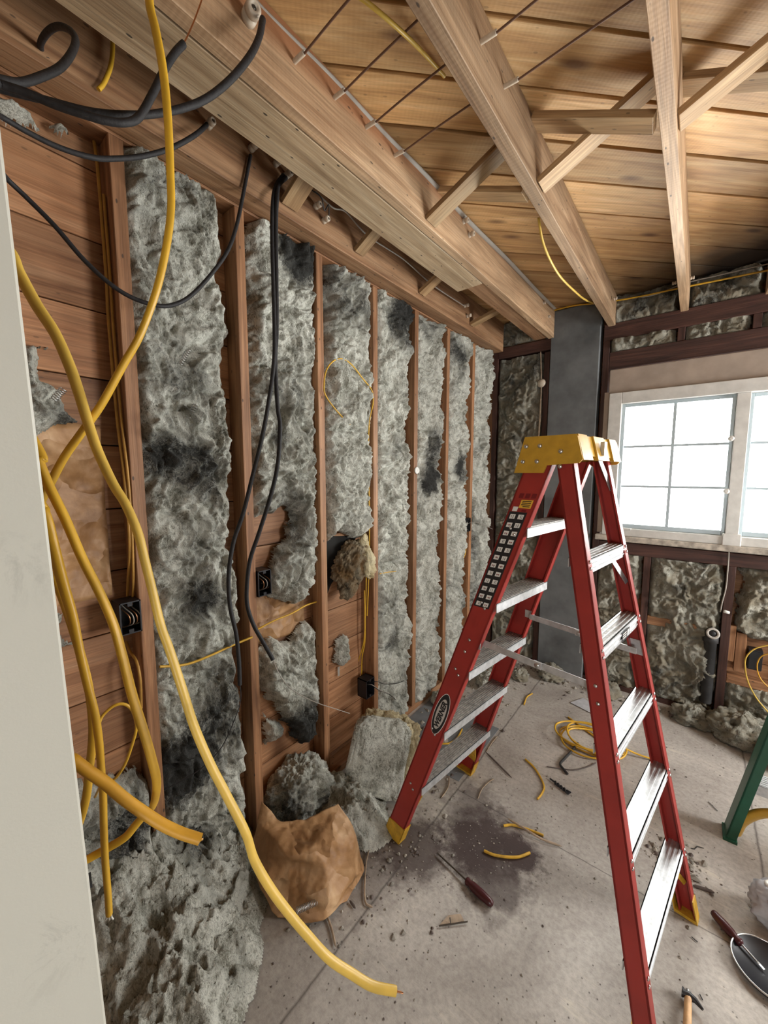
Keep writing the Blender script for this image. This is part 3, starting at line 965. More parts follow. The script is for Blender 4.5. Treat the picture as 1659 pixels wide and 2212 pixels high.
def sash(x0, x1, y):
    s = MB()
    t = 0.02
    for lo, hi in (((x0, y, 1.245), (x0 + t, y + .03, 2.135)), ((x1 - t, y, 1.245), (x1, y + .03, 2.135)), ((x0 + t, y, 2.112), (x1 - t, y + .03, 2.135)), ((x0 + t, y, 1.245), (x1 - t, y + .03, 1.275))):
        s.aabb(lo, hi, ch=0.002)
    so = s.build('sash', M['sash'], win)
    gx = (x0 + x1) / 2
    g = MB()
    g.aabb((gx - .009, y + .010, 1.275), (gx + .009, y + .020, 2.112))
    for z in (1.832, 1.549):
        g.aabb((x0 + t, y + .011, z - .008), (x1 - t, y + .019, z + .008))
    g.build('glazing_bars', M['sash'], so)
    MB().aabb((x0 + t, y + .013, 1.275), (x1 - t, y + .017, 2.112)).build('pane', M['glass'], so)
    return so


sash(0.986, 1.598, 3.30)
sash(1.662, 2.274, 3.325)
for z in (1.86, 1.53):
    MB().lathe([(0.004, 0), (0.018, 0.002), (0.018, 0.012), (0.008, 0.02)], (1.588, 3.285, z), (0, -1, 0), 12).build('catch', M['vinyl'], win)
MB().aabb((1.0, 3.25, 1.236), (1.09, 3.275, 1.25), ch=0.002).build('track_stop', M['vinyl'], win)

# ------------------------------------------------------------------ insulation on the left wall
GL = 'insulation batts of the left wall'
def yz(pts):
    return [(p[1], p[2]) for p in pts]


zt = 2.655
b1s = ([(-0.010,0.684,1.667),(-0.010,0.546,1.705),(-0.010,0.473,1.168),(-0.010,0.808,2.437),(-0.010,0.595,0.571),(-0.010,0.677,1.180)])
batt('insulation_batt', SY[0] + .04, SY[1], 0.04, zt, 11, 'full-height grey insulation batt between the first two studs', GL, dirt=.08,
     blobs=[(b1s[0][1], b1s[0][2], .11, .75), (b1s[1][1], b1s[1][2], .09, .7), (b1s[4][1], b1s[4][2], .16, .9), (b1s[5][1], b1s[5][2], .08, .4)], seams=(1.95, 1.72, 0.95))
b2 = yz([(-0.020,0.947,2.703),(-0.020,1.358,2.908),(-0.020,1.328,1.488),(-0.020,1.276,1.487),(-0.020,1.283,1.399),(-0.020,1.292,1.235),(-0.020,1.252,1.101),(-0.020,1.221,1.038),(-0.020,1.141,1.031),(-0.020,1.037,1.068),(-0.020,0.996,1.106),(-0.020,0.995,1.155),(-0.020,1.017,1.218),(-0.020,1.059,1.295),(-0.020,1.123,1.351),(-0.020,1.154,1.413),(-0.020,1.153,1.465),(-0.020,1.114,1.485),(-0.020,1.013,1.468),(-0.020,0.937,1.455),(-0.020,0.912,1.496)])
g2 = yz([(-0.020,0.937,0.859),(-0.020,1.021,0.892),(-0.020,1.119,0.846),(-0.020,1.229,0.903),(-0.020,1.280,0.843),(-0.020,1.285,0.668),(-0.020,1.271,0.483),(-0.020,1.277,0.286),(-0.020,1.213,0.256),(-0.020,1.146,0.308),(-0.020,1.058,0.467),(-0.020,0.956,0.661),(-0.020,0.937,0.808)])
f2 = yz([(-0.060,0.967,0.546),(-0.060,1.058,0.452),(-0.060,1.076,0.395),(-0.060,0.965,0.353)])
s2 = [(-0.010,1.177,2.586),(-0.010,1.053,1.791),(-0.010,1.310,2.454),(-0.010,1.158,0.421),(-0.010,1.230,0.281),(-0.010,1.033,1.174),(-0.010,1.179,2.644)]
batt('insulation_batt', SY[1] + .04, SY[2], 0.9, zt, 23, 'grey insulation batt torn off at mid height behind the black cables', GL, polys=[b2], dirt=.07,
     blobs=[(s2[0][1], s2[0][2], .12, .8), (s2[1][1], s2[1][2], .06, .4), (s2[6][1], s2[6][2], .14, .6)], seams=(2.1, 1.62))
batt('insulation_batt', SY[1] + .04, SY[2], 0.2, 1.1, 29, 'torn lower chunk of batt, charred black at its base, with a wire across', GL, polys=[g2, f2],
     blobs=[(s2[3][1], s2[3][2], .13, .95), (s2[4][1], s2[4][2], .10, .9)])
b3 = yz([(-0.020,1.373,2.792),(-0.020,1.738,2.718),(-0.020,1.751,1.351),(-0.020,1.684,1.304),(-0.020,1.565,1.277),(-0.020,1.457,1.332),(-0.020,1.389,1.296),(-0.020,1.343,1.310)])
batt('insulation_batt', SY[2] + .04, SY[3], 1.1, zt, 31, 'pale insulation batt with a yellow cable loop over it', GL, polys=[b3], seams=(1.86,), blobs=[(1.5, 2.55, .2, .5)], dirt=-.1)
i3 = yz([(-0.050,1.453,0.736),(-0.050,1.508,0.746),(-0.050,1.553,0.696),(-0.050,1.544,0.594),(-0.050,1.490,0.565),(-0.050,1.419,0.597),(-0.050,1.434,0.668)])
batt('insulation_scrap', SY[2] + .04, SY[3], 0.5, 1.0, 33, 'small grey insulation scrap stuck on the bare boards above a metal strip', None, polys=[i3], res=0.004, thick=0.05, cat='insulation scrap')
batt('insulation_batt', SY[3] + .04, SY[4], 0.04, zt, 41, 'speckled insulation batt right of the cable-carrying stud', GL,
     blobs=[(1.95, 2.55, .16, .8), (1.85, 0.95, .14, .45), (1.9, 1.5, .1, .35)], seams=(1.1, 0.86), dirt=.04)
s5 = [(-0.010,2.315,1.618),(-0.010,2.263,2.649),(-0.010,2.310,1.841)]
batt('insulation_batt', SY[4] + .04, SY[5], 0.04, zt, 53, 'insulation batt with a black soot patch right of the white disc', GL,
     blobs=[(s5[0][1], s5[0][2], .13, .9), (s5[2][1], s5[2][2], .11, .7), (s5[1][1], s5[1][2], .14, .4)], dirt=.02)
batt('insulation_batt', SY[5] + .04, SY[6], 0.04, zt, 61, 'narrow-looking insulation batt beside the black box, soot smudge mid-way', GL, blobs=[(2.75, 1.7, .12, .6), (2.7, 2.5, .14, .6)], dirt=.06)
batt('insulation_batt', SY[6] + .04, SY[7], 0.04, zt, 71, 'last insulation batt before the far left corner', GL, dirt=.12, gap=0.03)
# scraps left of the first stud
p0 = yz([(-0.030,0.219,2.018),(-0.030,0.300,2.035),(-0.030,0.313,2.006),(-0.030,0.293,1.983),(-0.030,0.296,1.928),(-0.030,0.332,1.897),(-0.030,0.336,1.840),(-0.030,0.362,1.794),(-0.030,0.287,1.782),(-0.030,0.259,1.761),(-0.030,0.201,1.761)])
batt('insulation_scrap', 0.10, SY[0], 1.6, 2.2, 81, 'large torn insulation scrap beside the door above the stained paper', None, polys=[p0], thick=0.07, blobs=[(0.32, 1.8, .05, .7)], cat='insulation scrap')
p0 = yz([(-0.030,0.214,1.266),(-0.030,0.265,1.236),(-0.030,0.287,1.209),(-0.030,0.292,1.160),(-0.030,0.309,1.108),(-0.030,0.279,1.090),(-0.030,0.250,1.065),(-0.030,0.201,1.075)])
batt('insulation_scrap', 0.10, SY[0], 0.8, 1.4, 83, 'small insulation scrap beside the door behind hanging yellow cables', None, polys=[p0], thick=0.06, cat='insulation scrap')
p0 = yz([(-0.030,0.209,0.692),(-0.030,0.303,0.653),(-0.030,0.360,0.629),(-0.030,0.440,0.598),(-0.030,0.462,0.553),(-0.030,0.499,0.405),(-0.030,0.507,0.311),(-0.030,0.474,0.068),(-0.030,0.186,0.346)])
batt('insulation_batt', 0.10, SY[0], 0.0, 0.75, 87, 'slumped insulation batt at the foot of the first bay by the door', GL, polys=[p0], thick=0.10, blobs=[(0.38, 0.45, .1, .5)], rough=1.3)
p0 = yz([(0.000,0.199,2.617),(0.000,0.239,2.611),(0.000,0.284,2.629),(0.000,0.332,2.633),(0.000,0.370,2.640),(0.000,0.387,2.631),(0.000,0.355,2.616),(0.000,0.305,2.595),(0.000,0.237,2.575),(0.000,0.195,2.568)])
batt('insulation_scrap', 0.02, SY[0] + .02, 2.4, 2.66, 89, 'strip of grey insulation tucked above the boards in the top left', None, polys=[p0], thick=0.08, cat='insulation scrap')


def sheet(name, grid, mat, label, cat, amp=0.006, seed=0, per=10, thick=0.0012, parent=None, sc=18.0):
    """a crumpled sheet through a grid of control points"""
    rows = [spline(r, per) for r in grid]
    cols = [spline([row[j] for row in rows], per) for j in range(len(rows[0]))]
    G = np.array(cols)
    X, Y, Z = G[..., 0], G[..., 1], G[..., 2]
    du = np.gradient(G, axis=0)
    dv = np.gradient(G, axis=1)
    n = np.cross(du, dv)
    n /= (np.linalg.norm(n, axis=-1, keepdims=True) + 1e-12)
    rk = np.random.RandomState(seed)
    d = 0.35 * amp * fbm(X * sc, Y * sc, Z * sc, seed + 3, 3)
    for k in range(9):
        dr = rk.normal(size=3)
        dr /= np.linalg.norm(dr)
        fq = sc * rk.uniform(.25, .9)
        ph = (X * dr[0] + Y * dr[1] + Z * dr[2]) * fq + rk.rand() + 0.25 * perlin(X * 6, Y * 6, Z * 6, seed + k)
        d = d + amp * rk.uniform(.4, 1.0) * (np.abs((ph % 1.0) - 0.5) * 2 - .5) * (sc * .5 / fq) * .8
    G = G + n * d[..., None]
    B = G - n * thick
    a, c = G.shape[:2]
    F = []
    for i in range(a - 1):
        for j in range(c - 1):
            q = (i * c + j, (i + 1) * c + j, (i + 1) * c + j + 1, i * c + j + 1)
            F.append(q)
            F.append(tuple(t + a * c for t in q[::-1]))
    ring = [(i, 0) for i in range(a)] + [(a - 1, j) for j in range(1, c)] + [(i, c - 1) for i in range(a - 2, -1, -1)] + [(0, j) for j in range(c - 2, 0, -1)]
    ring = [i * c + j for i, j in ring]
    for t in range(len(ring)):
        p, q = ring[t], ring[(t + 1) % len(ring)]
        F.append((p, q, q + a * c, p + a * c))
    b = MB().add(np.concatenate([G.reshape(-1, 3), B.reshape(-1, 3)]), F, 0, True)
    o = b.build(name, M[mat], parent)
    if parent is None:
        tag(o, label, cat)
    return o


sheet('vapour_paper', [[(-.078, y, z) for y in (0.12, 0.2, 0.3, 0.42)] for z in (1.80, 1.6, 1.4, 1.24)], 'kraft', 'stained kraft vapour paper left on the boards by the door', 'paper', 0.004, 3)
sheet('vapour_paper', [[(-.082, y, z) for y in (0.925, 1.0, 1.1, 1.235)] for z in (1.13, 1.05, 0.95, 0.86)], 'kraft', 'wrinkled kraft vapour paper between two torn batts, yellow cable before it', 'paper', 0.004, 5)
hl_ = [(p[1], p[2]) for p in [(-0.088,1.400,1.312),(-0.088,1.631,1.282),(-0.088,1.614,1.184),(-0.088,1.530,1.119),(-0.088,1.432,1.042),(-0.088,1.393,0.980)]]  # outline of a thin dark sheet painting the shaded hole in the boards
tag(MB().prism([(-0.0895, y, z) for y, z in hl_], (0.0025, 0, 0)).build('dark_gap_sheet', M['felt']), 'dark sheet standing in for the shaded hole above the folded brown batt', 'felt')
# folded piece hanging in the third bay
h3 = empty('folded_batt', (-0.03, 1.52, 1.08), 'folded brown batt piece sagging out of the wall, kraft face torn', 'insulation')
lumpy('batt_core', (-0.035, 1.545, 1.14), (0.045, 0.135, 0.10), 91, 'batt_brown', None, parent=h3, rot=(38, 0, 0), amp=1.2, dirt=.25, boxy=0.75)
lumpy('torn_edge', (-0.012, 1.64, 1.17), (0.026, 0.036, 0.125), 93, 'batt_yellow', None, parent=h3, rot=(8, 0, 0), amp=0.9, nu=60, nv=44)
lumpy('torn_edge', (-0.012, 1.53, 1.04), (0.022, 0.10, 0.030), 95, 'batt_brown', None, parent=h3, rot=(32, 0, 0), amp=0.9, nu=60, nv=44, dirt=.2)

# back wall insulation
GB = 'insulation batts of the window wall'
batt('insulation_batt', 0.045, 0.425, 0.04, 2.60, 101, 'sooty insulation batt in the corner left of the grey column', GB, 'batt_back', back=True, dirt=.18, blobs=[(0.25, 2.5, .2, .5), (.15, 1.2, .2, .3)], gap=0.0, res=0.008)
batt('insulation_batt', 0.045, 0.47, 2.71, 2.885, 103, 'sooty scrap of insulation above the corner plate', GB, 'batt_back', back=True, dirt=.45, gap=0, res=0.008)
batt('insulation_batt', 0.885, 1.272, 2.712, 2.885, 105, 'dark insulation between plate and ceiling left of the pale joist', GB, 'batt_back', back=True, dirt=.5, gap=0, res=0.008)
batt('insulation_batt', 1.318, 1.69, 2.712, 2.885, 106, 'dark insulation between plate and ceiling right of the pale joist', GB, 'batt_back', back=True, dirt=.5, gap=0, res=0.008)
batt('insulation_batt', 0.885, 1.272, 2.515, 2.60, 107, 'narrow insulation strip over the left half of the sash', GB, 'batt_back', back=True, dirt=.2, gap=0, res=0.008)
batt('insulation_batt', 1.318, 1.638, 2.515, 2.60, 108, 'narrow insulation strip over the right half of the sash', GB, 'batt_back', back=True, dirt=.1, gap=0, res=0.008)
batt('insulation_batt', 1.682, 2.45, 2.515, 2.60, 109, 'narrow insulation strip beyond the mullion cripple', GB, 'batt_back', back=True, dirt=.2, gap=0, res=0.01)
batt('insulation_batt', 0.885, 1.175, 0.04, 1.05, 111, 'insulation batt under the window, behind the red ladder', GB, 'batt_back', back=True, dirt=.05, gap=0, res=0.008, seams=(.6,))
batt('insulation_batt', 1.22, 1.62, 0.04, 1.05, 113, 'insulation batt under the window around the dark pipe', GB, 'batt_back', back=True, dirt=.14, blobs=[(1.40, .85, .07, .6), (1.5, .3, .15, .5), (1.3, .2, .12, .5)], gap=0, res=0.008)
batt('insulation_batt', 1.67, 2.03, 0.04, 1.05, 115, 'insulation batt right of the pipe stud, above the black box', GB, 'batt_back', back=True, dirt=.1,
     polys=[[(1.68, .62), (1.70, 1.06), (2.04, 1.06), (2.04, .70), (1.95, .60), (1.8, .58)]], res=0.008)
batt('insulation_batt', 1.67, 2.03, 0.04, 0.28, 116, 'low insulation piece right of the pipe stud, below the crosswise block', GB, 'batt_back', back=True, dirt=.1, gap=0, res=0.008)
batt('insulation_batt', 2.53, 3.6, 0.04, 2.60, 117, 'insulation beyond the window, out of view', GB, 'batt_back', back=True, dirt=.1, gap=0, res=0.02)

# heaps on the floor
def hp(X, Y):
    a = 0.47 * np.exp(-(((X + 0.10) / 0.33) ** 2 + ((Y - 0.40) / 0.40) ** 2)) 
    c = 0.24 * np.exp(-(((X - 0.22) / 0.26) ** 2 + ((Y - 0.42) / 0.26) ** 2) ** 1.5)
    return np.maximum(a, c) + 0.25 * np.minimum(a, c) - 0.075


heap('insulation_heap', -0.085, 0.72, -0.25, 1.02, hp, 121, 'batt', 'big heap of torn grey insulation on the floor beside the door', rough=1.25, blobs=[(0.02, .66, .12, .55), (-.02, .45, .1, .5)], dirt=-.04)
heap('insulation_heap', 0.0, 0.55, 1.02, 1.55, lambda X, Y: 0.155 * np.exp(-(((X - 0.20) / 0.20) ** 2 + ((Y - 1.24) / 0.17) ** 2) ** 1.4) - 0.025, 125, 'batt', 'low fluffy heap of insulation at the ladder foot', dirt=-.05)
lumpy('insulation_clump', (0.025, 1.10, 0.125), (0.115, 0.15, 0.115), 131, 'batt', 'charred black and grey insulation clump against the stud above the kraft paper', floor_z=0.003, amp=1.25, dirt=.26,
      cat='insulation clump', blobs=[(.1, 1.06, .15, .1, .3)])
ch = empty('batt_chunk', (0.18, 1.48, 0), 'thick pale batt chunk with yellow back leaning by the wall behind the ladder', 'insulation')
lumpy('batt_core', (0.215, 1.47, 0.165), (0.145, 0.055, 0.17), 133, 'batt', None, parent=ch, rot=(-32, 10, 34), amp=0.55, boxy=0.28, floor_z=0.003, nu=150, nv=110, dirt=-.12)
lumpy('yellow_backing', (0.20, 1.56, 0.175), (0.165, 0.035, 0.145), 135, 'batt_yellow', None, parent=ch, rot=(-26, 4, 26), amp=1.0, boxy=0.55, floor_z=0.003)
lumpy('yellow_backing', (0.30, 1.60, 0.16), (0.055, 0.035, 0.13), 136, 'batt_yellow', None, parent=ch, rot=(-15, -14, 20), amp=0.5, boxy=0.6, floor_z=0.003, nu=80, nv=60)
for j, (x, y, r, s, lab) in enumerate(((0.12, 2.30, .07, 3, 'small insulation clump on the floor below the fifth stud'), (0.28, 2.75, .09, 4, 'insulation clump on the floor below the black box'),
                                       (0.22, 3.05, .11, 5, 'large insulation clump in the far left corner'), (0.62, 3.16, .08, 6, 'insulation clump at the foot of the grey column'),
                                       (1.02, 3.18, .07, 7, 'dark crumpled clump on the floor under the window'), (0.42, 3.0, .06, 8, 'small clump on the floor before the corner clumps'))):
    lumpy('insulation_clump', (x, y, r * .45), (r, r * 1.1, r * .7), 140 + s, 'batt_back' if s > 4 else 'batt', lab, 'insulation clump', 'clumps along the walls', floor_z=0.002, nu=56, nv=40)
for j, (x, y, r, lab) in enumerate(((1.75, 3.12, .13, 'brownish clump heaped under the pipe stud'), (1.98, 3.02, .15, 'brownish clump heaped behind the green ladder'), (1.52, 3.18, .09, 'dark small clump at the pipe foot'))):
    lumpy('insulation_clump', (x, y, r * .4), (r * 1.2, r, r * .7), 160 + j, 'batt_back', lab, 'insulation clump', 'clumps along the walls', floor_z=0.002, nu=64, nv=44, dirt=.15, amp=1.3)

# kraft paper sheet on the heap
KP = [[(0.067,0.863,0.250),(0.174,0.889,0.200),(0.232,0.963,0.190),(0.285,1.103,0.190)], [(0.105,0.807,0.190),(0.294,0.821,0.200),(0.356,0.930,0.190),(0.361,1.102,0.130)],
      [(0.149,0.763,0.130),(0.313,0.826,0.130),(0.418,0.921,0.140),(0.425,1.093,0.070)], [(0.215,0.747,0.080),(0.359,0.810,0.080),(0.455,0.908,0.070),(0.467,1.080,0.020)], [(0.325,0.750,0.012),(0.413,0.797,0.012),(0.458,0.869,0.012),(0.482,0.955,0.012)]]
kp = sheet('kraft_paper', KP, 'kraft', 'large crumpled brown kraft paper sheet on the floor', 'paper', 0.0135, 17, per=22, sc=17)

# ------------------------------------------------------------------ cables
def cable(pts, r, mat, label, name='cable', cat='cable', group=None, flat=1.0, twist=0.0, per=8, n=10, tip=None, tipmat='copper', wires=None):
    p = spline(pts, per)
    r_ = r if not hasattr(r, '__len__') else np.interp(np.linspace(0, 1, len(p)), np.linspace(0, 1, len(r)), r)
    if tip is None and wires is None:
        return tag(MB().tube(p, r_, n, flat=flat, twist=twist).build(name, M[mat]), label, cat, group)
    root = empty(name, p[0], label, cat, group)
    MB().tube(p, r_, n, flat=flat, twist=twist).build('jacket', M[mat], root)
    if tip:
        d = Vector(p[-1]) - Vector(p[-2])
        d.normalize()
        re = r_ if not hasattr(r_, '__len__') else r_[-1]
        side = d.orthogonal().normalized()
        for k in (-1, 0, 1):
            q = Vector(p[-1]) + side * k * re * 0.5
            MB().tube([q - d * 0.01, q + d * tip, q + d * tip * 1.6 + side * k * 0.002], re * 0.2, 6).build('conductor', M[tipmat], root)
    if wires:
        for w in wires:
            MB().tube(spline(w, 6), 0.0016, 6).build('conductor', M[tipmat], root)
    return root


GY = 'yellow cables hanging beside the door'
cable([(0.672,0.338,2.946),(0.716,0.311,2.633),(0.753,0.290,2.417),(0.780,0.277,2.316),(0.794,0.277,2.272),(0.811,0.277,2.210),(0.825,0.274,2.135),(0.837,0.268,2.056),(0.845,0.263,2.009),(0.847,0.255,1.963),(0.846,0.243,1.911),(0.842,0.231,1.870),(0.836,0.216,1.828),(0.825,0.199,1.791),(0.810,0.177,1.741),(0.797,0.157,1.704),(0.784,0.139,1.671),(0.775,0.123,1.635),(0.768,0.109,1.603),(0.752,0.091,1.555)] + [(.70, -.02, 1.2), (.64, -.06, .6), (.55, -.06, .22)],
      0.0062, 'yellow', 'yellow cable dropping from the ceiling and curving behind the door', group=GY, flat=0.75, twist=2.0)
cable([(.56, -.22, 2.88), (.63, -.16, 2.55)] + [(0.664,0.066,1.999),(0.714,0.110,1.940),(0.731,0.119,1.905),(0.751,0.130,1.864),(0.771,0.142,1.828),(0.789,0.150,1.787),(0.801,0.155,1.751),(0.812,0.159,1.715),(0.825,0.164,1.677),(0.843,0.173,1.635),(0.857,0.181,1.609),(0.871,0.188,1.573),(0.880,0.191,1.537),(0.891,0.194,1.496),(0.902,0.197,1.454),(0.914,0.202,1.419),(0.929,0.208,1.371),(0.939,0.216,1.320),(0.954,0.227,1.269),(0.969,0.240,1.222),(0.987,0.254,1.169),(0.995,0.261,1.127),(1.011,0.274,1.084),(1.029,0.290,1.044),(1.047,0.306,1.009),(1.069,0.325,0.971),(1.092,0.347,0.942),(1.114,0.367,0.919),(1.137,0.391,0.904)],
      [0.0078, 0.0075, 0.0066, 0.0065, 0.006], 'yellow_pale', 'longest yellow cable, crossing the view down to the bare floor', group=GY, flat=0.8, twist=2.5, tip=0.006, n=12)
cable([(.57, -.03, 2.88), (.66, -.01, 2.4), (.74, .01, 1.95)] + [(0.793,0.103,1.695),(0.801,0.110,1.661),(0.807,0.116,1.633),(0.820,0.126,1.593),(0.836,0.137,1.541),(0.850,0.148,1.499),(0.862,0.157,1.457),(0.870,0.162,1.414),(0.878,0.167,1.365),(0.888,0.174,1.315),(0.895,0.179,1.276),(0.898,0.182,1.243),(0.893,0.179,1.212),(0.883,0.174,1.196)], [0.009, 0.009, 0.0085, 0.007], 'yellow',
      'thick yellow cable falling before the first stud, bent at its end', group=GY, flat=0.6, twist=1.2, n=12)
cable([(0.778,0.207,1.111),(0.771,0.191,1.094),(0.767,0.178,1.082),(0.756,0.159,1.073),(0.747,0.143,1.067),(0.743,0.130,1.065),(0.734,0.114,1.061)] + [(.60, .02, .70), (.48, .04, .38), (.36, .06, .2)], 0.006, 'yellow', 'short yellow cable tail curling low beside the door', group=GY, flat=0.5, twist=1.5)
cable([(.59, -.05, 2.88), (.67, -.03, 2.4), (.75, .0, 1.9)] + [(0.810,0.096,1.634),(0.822,0.106,1.600),(0.827,0.111,1.561),(0.834,0.116,1.515),(0.840,0.121,1.474),(0.844,0.124,1.433),(0.851,0.128,1.385),(0.855,0.132,1.348),(0.855,0.134,1.310),(0.855,0.134,1.271),(0.854,0.134,1.232),(0.854,0.132,1.187),(0.853,0.131,1.140),(0.853,0.131,1.093),(0.851,0.131,1.061)], [0.0075, 0.0075, 0.006, 0.0055, 0.0055], 'yellow',
      'yellow cable hanging nearly straight to a cut end beside the door', group=GY, flat=0.75, twist=1.0, tip=0.006, tipmat='white')
cable([(.54, -.06, 2.88), (.62, -.04, 2.4), (.69, .0, 1.85)] + [(0.745,0.110,1.551),(0.761,0.122,1.507),(0.772,0.130,1.462),(0.782,0.137,1.410),(0.791,0.142,1.357),(0.794,0.143,1.304),(0.791,0.140,1.263),(0.785,0.137,1.234),(0.780,0.132,1.191),(0.770,0.124,1.152),(0.756,0.113,1.112)], 0.0058, 'yellow', 'yellow cable behind the straight one, swinging back to the door', group=GY, flat=0.7)
cable([(.60, -.07, 2.88), (.70, -.05, 2.3), (.78, -.02, 1.6)] + [(0.851,0.089,1.328),(0.866,0.104,1.308),(0.876,0.116,1.290),(0.886,0.129,1.272),(0.902,0.144,1.248),(0.916,0.159,1.227),(0.930,0.174,1.208),(0.944,0.190,1.192),(0.959,0.207,1.179)], 0.0068, 'orange', 'orange-yellow cable end pointing sideways over the heap', group=GY, tip=0.001, tipmat='orange')
cable([(0.495,0.212,1.109),(0.488,0.221,1.124),(0.484,0.231,1.140),(0.490,0.249,1.154),(0.495,0.265,1.153),(0.499,0.278,1.138),(0.498,0.285,1.112),(0.491,0.288,1.081),(0.476,0.282,1.039),(0.457,0.272,0.991),(0.432,0.259,0.952),(0.408,0.248,0.934),(0.262,0.266,0.828),(0.121,0.286,0.709)], 0.0032, 'yellow', 'thin loop of yellow cable behind the thick ones', group=GY)

GS = 'yellow cables along the studs'
cable([(-0.095,0.458,2.724),(-0.066,0.458,2.621),(-0.057,0.458,2.526),(-0.053,0.458,2.391),(-0.049,0.458,2.254),(-0.056,0.458,2.118),(-0.040,0.458,1.825),(-0.012,0.458,1.643),(-0.002,0.458,1.479),(-0.014,0.458,1.367),(-0.039,0.458,1.294),(-0.063,0.458,1.209)], 0.0048, 'tan', 'yellow cable stapled down the first stud into its box', group=GS)
cable([(-0.046,0.465,2.498),(-0.041,0.465,2.363),(-0.039,0.465,2.254),(-0.040,0.465,2.088),(-0.025,0.465,1.825),(-0.002,0.465,1.643),(0.001,0.465,1.479),(-0.006,0.465,1.367),(-0.017,0.465,1.281),(-0.039,0.465,1.204)], 0.0040, 'tan', 'second yellow cable squeezed against the first stud', group=GS)
cable([(-0.110,0.455,1.074),(-0.064,0.455,1.036),(-0.005,0.455,1.013),(0.017,0.455,0.955),(0.009,0.455,0.853)], 0.0045, 'tan', 'yellow cable leaving the box below on the first stud', group=GS)
cable([(0.012,1.488,1.896),(0.012,1.386,1.959),(0.012,1.319,2.020),(0.012,1.311,2.069),(0.012,1.327,2.136),(0.012,1.374,2.189),(0.012,1.438,2.214),(0.012,1.505,2.199),(0.012,1.587,2.147),(0.012,1.662,2.097),(0.012,1.674,2.032),(0.012,1.642,1.926)] + [(-0.022,1.672,1.770),(-0.019,1.672,1.572),(-0.017,1.672,1.306),(-0.026,1.672,1.004),(-0.038,1.672,0.806)], 0.0036, 'yellow', 'yellow cable looped over the pale batt and run down the fourth stud', group=GS)
cable([(-0.035,1.660,1.252),(-0.033,1.660,1.033),(-0.042,1.660,0.808),(-0.046,1.660,0.651),(-0.069,1.660,0.543),(-0.074,1.660,0.424)], 0.0036, 'yellow', 'yellow cable entering the low box from above', group=GS)
cable([(-0.043,1.655,0.963),(-0.041,1.655,0.810),(-0.049,1.655,0.651),(-0.095,1.655,0.507),(-0.104,1.655,0.386),(-0.097,1.655,0.359)], 0.0034, 'yellow', 'yellow cable bowed out left of the low box', group=GS)
cable([(0.004,0.522,0.972),(0.004,0.608,0.945),(0.004,0.695,0.943),(0.004,0.791,0.951),(0.004,0.886,0.955)], 0.0045, 'yellow', 'yellow cable running level across the first batt', group=GS)
cable([(-0.040,0.931,0.958),(-0.040,1.023,0.972),(-0.040,1.127,0.978),(-0.040,1.213,0.993),(-0.040,1.285,0.993)], 0.0040, 'yellow', 'yellow cable crossing the bare paper between torn batts', group=GS)
cable([(0.006,1.736,1.052),(0.006,1.816,1.046),(0.006,1.900,1.035)], 0.0026, 'yellow', 'short bit of yellow wire out of the speckled batt', group=GS)
cable([(-0.020,2.783,1.133),(-0.020,2.762,1.061),(-0.020,2.846,0.952),(-0.020,2.893,1.002),(-0.020,2.873,1.090),(-0.020,2.814,1.148)], 0.0042, 'yellow', 'yellow cable loop hanging below the black box', group=GS)
cable([(0.657,0.734,2.840),(0.719,0.806,2.800),(0.743,0.857,2.790),(0.750,0.948,2.810),(0.735,1.062,2.860),(0.733,1.172,2.885)], 0.0055, 'yellow_pale', 'yellow cable crossing above the middle joist near the top', group='yellow cables at the ceiling')
cable([(0.835,1.794,2.729),(0.835,1.860,2.665),(0.835,1.991,2.631),(0.835,2.169,2.625),(0.835,2.431,2.653),(0.835,2.675,2.689),(0.835,2.972,2.761),(0.835,3.363,2.871)], 0.0052, 'yellow_pale', 'pale yellow cable drooping along the middle joist to the corner', group='yellow cables at the ceiling')
cable([(0.472,3.262,2.890),(0.637,3.262,2.889),(0.792,3.262,2.866),(0.938,3.262,2.850),(1.100,3.262,2.840),(1.274,3.262,2.836),(1.478,3.262,2.827),(1.681,3.262,2.819),(1.866,3.262,2.811)], 0.0055, 'yellow', 'yellow cable running along the top of the window wall', group='yellow cables at the ceiling')
cable([(0.820,3.270,2.884),(1.099,3.270,2.834),(1.296,3.270,2.861),(1.476,3.270,2.860),(1.678,3.270,2.858),(1.865,3.270,2.848)], 0.004, 'grey_wire', 'grey wire running above the yellow cable at the window wall', group='yellow cables at the ceiling')
cable([(0.105,0.422,2.676),(0.105,0.433,2.695),(0.105,0.445,2.725),(0.105,0.456,2.761),(0.105,0.462,2.799),(0.105,0.464,2.829)], 0.0055, 'yellow', 'short yellow cable end poking out of the joist near the top left', group='yellow cables at the ceiling')

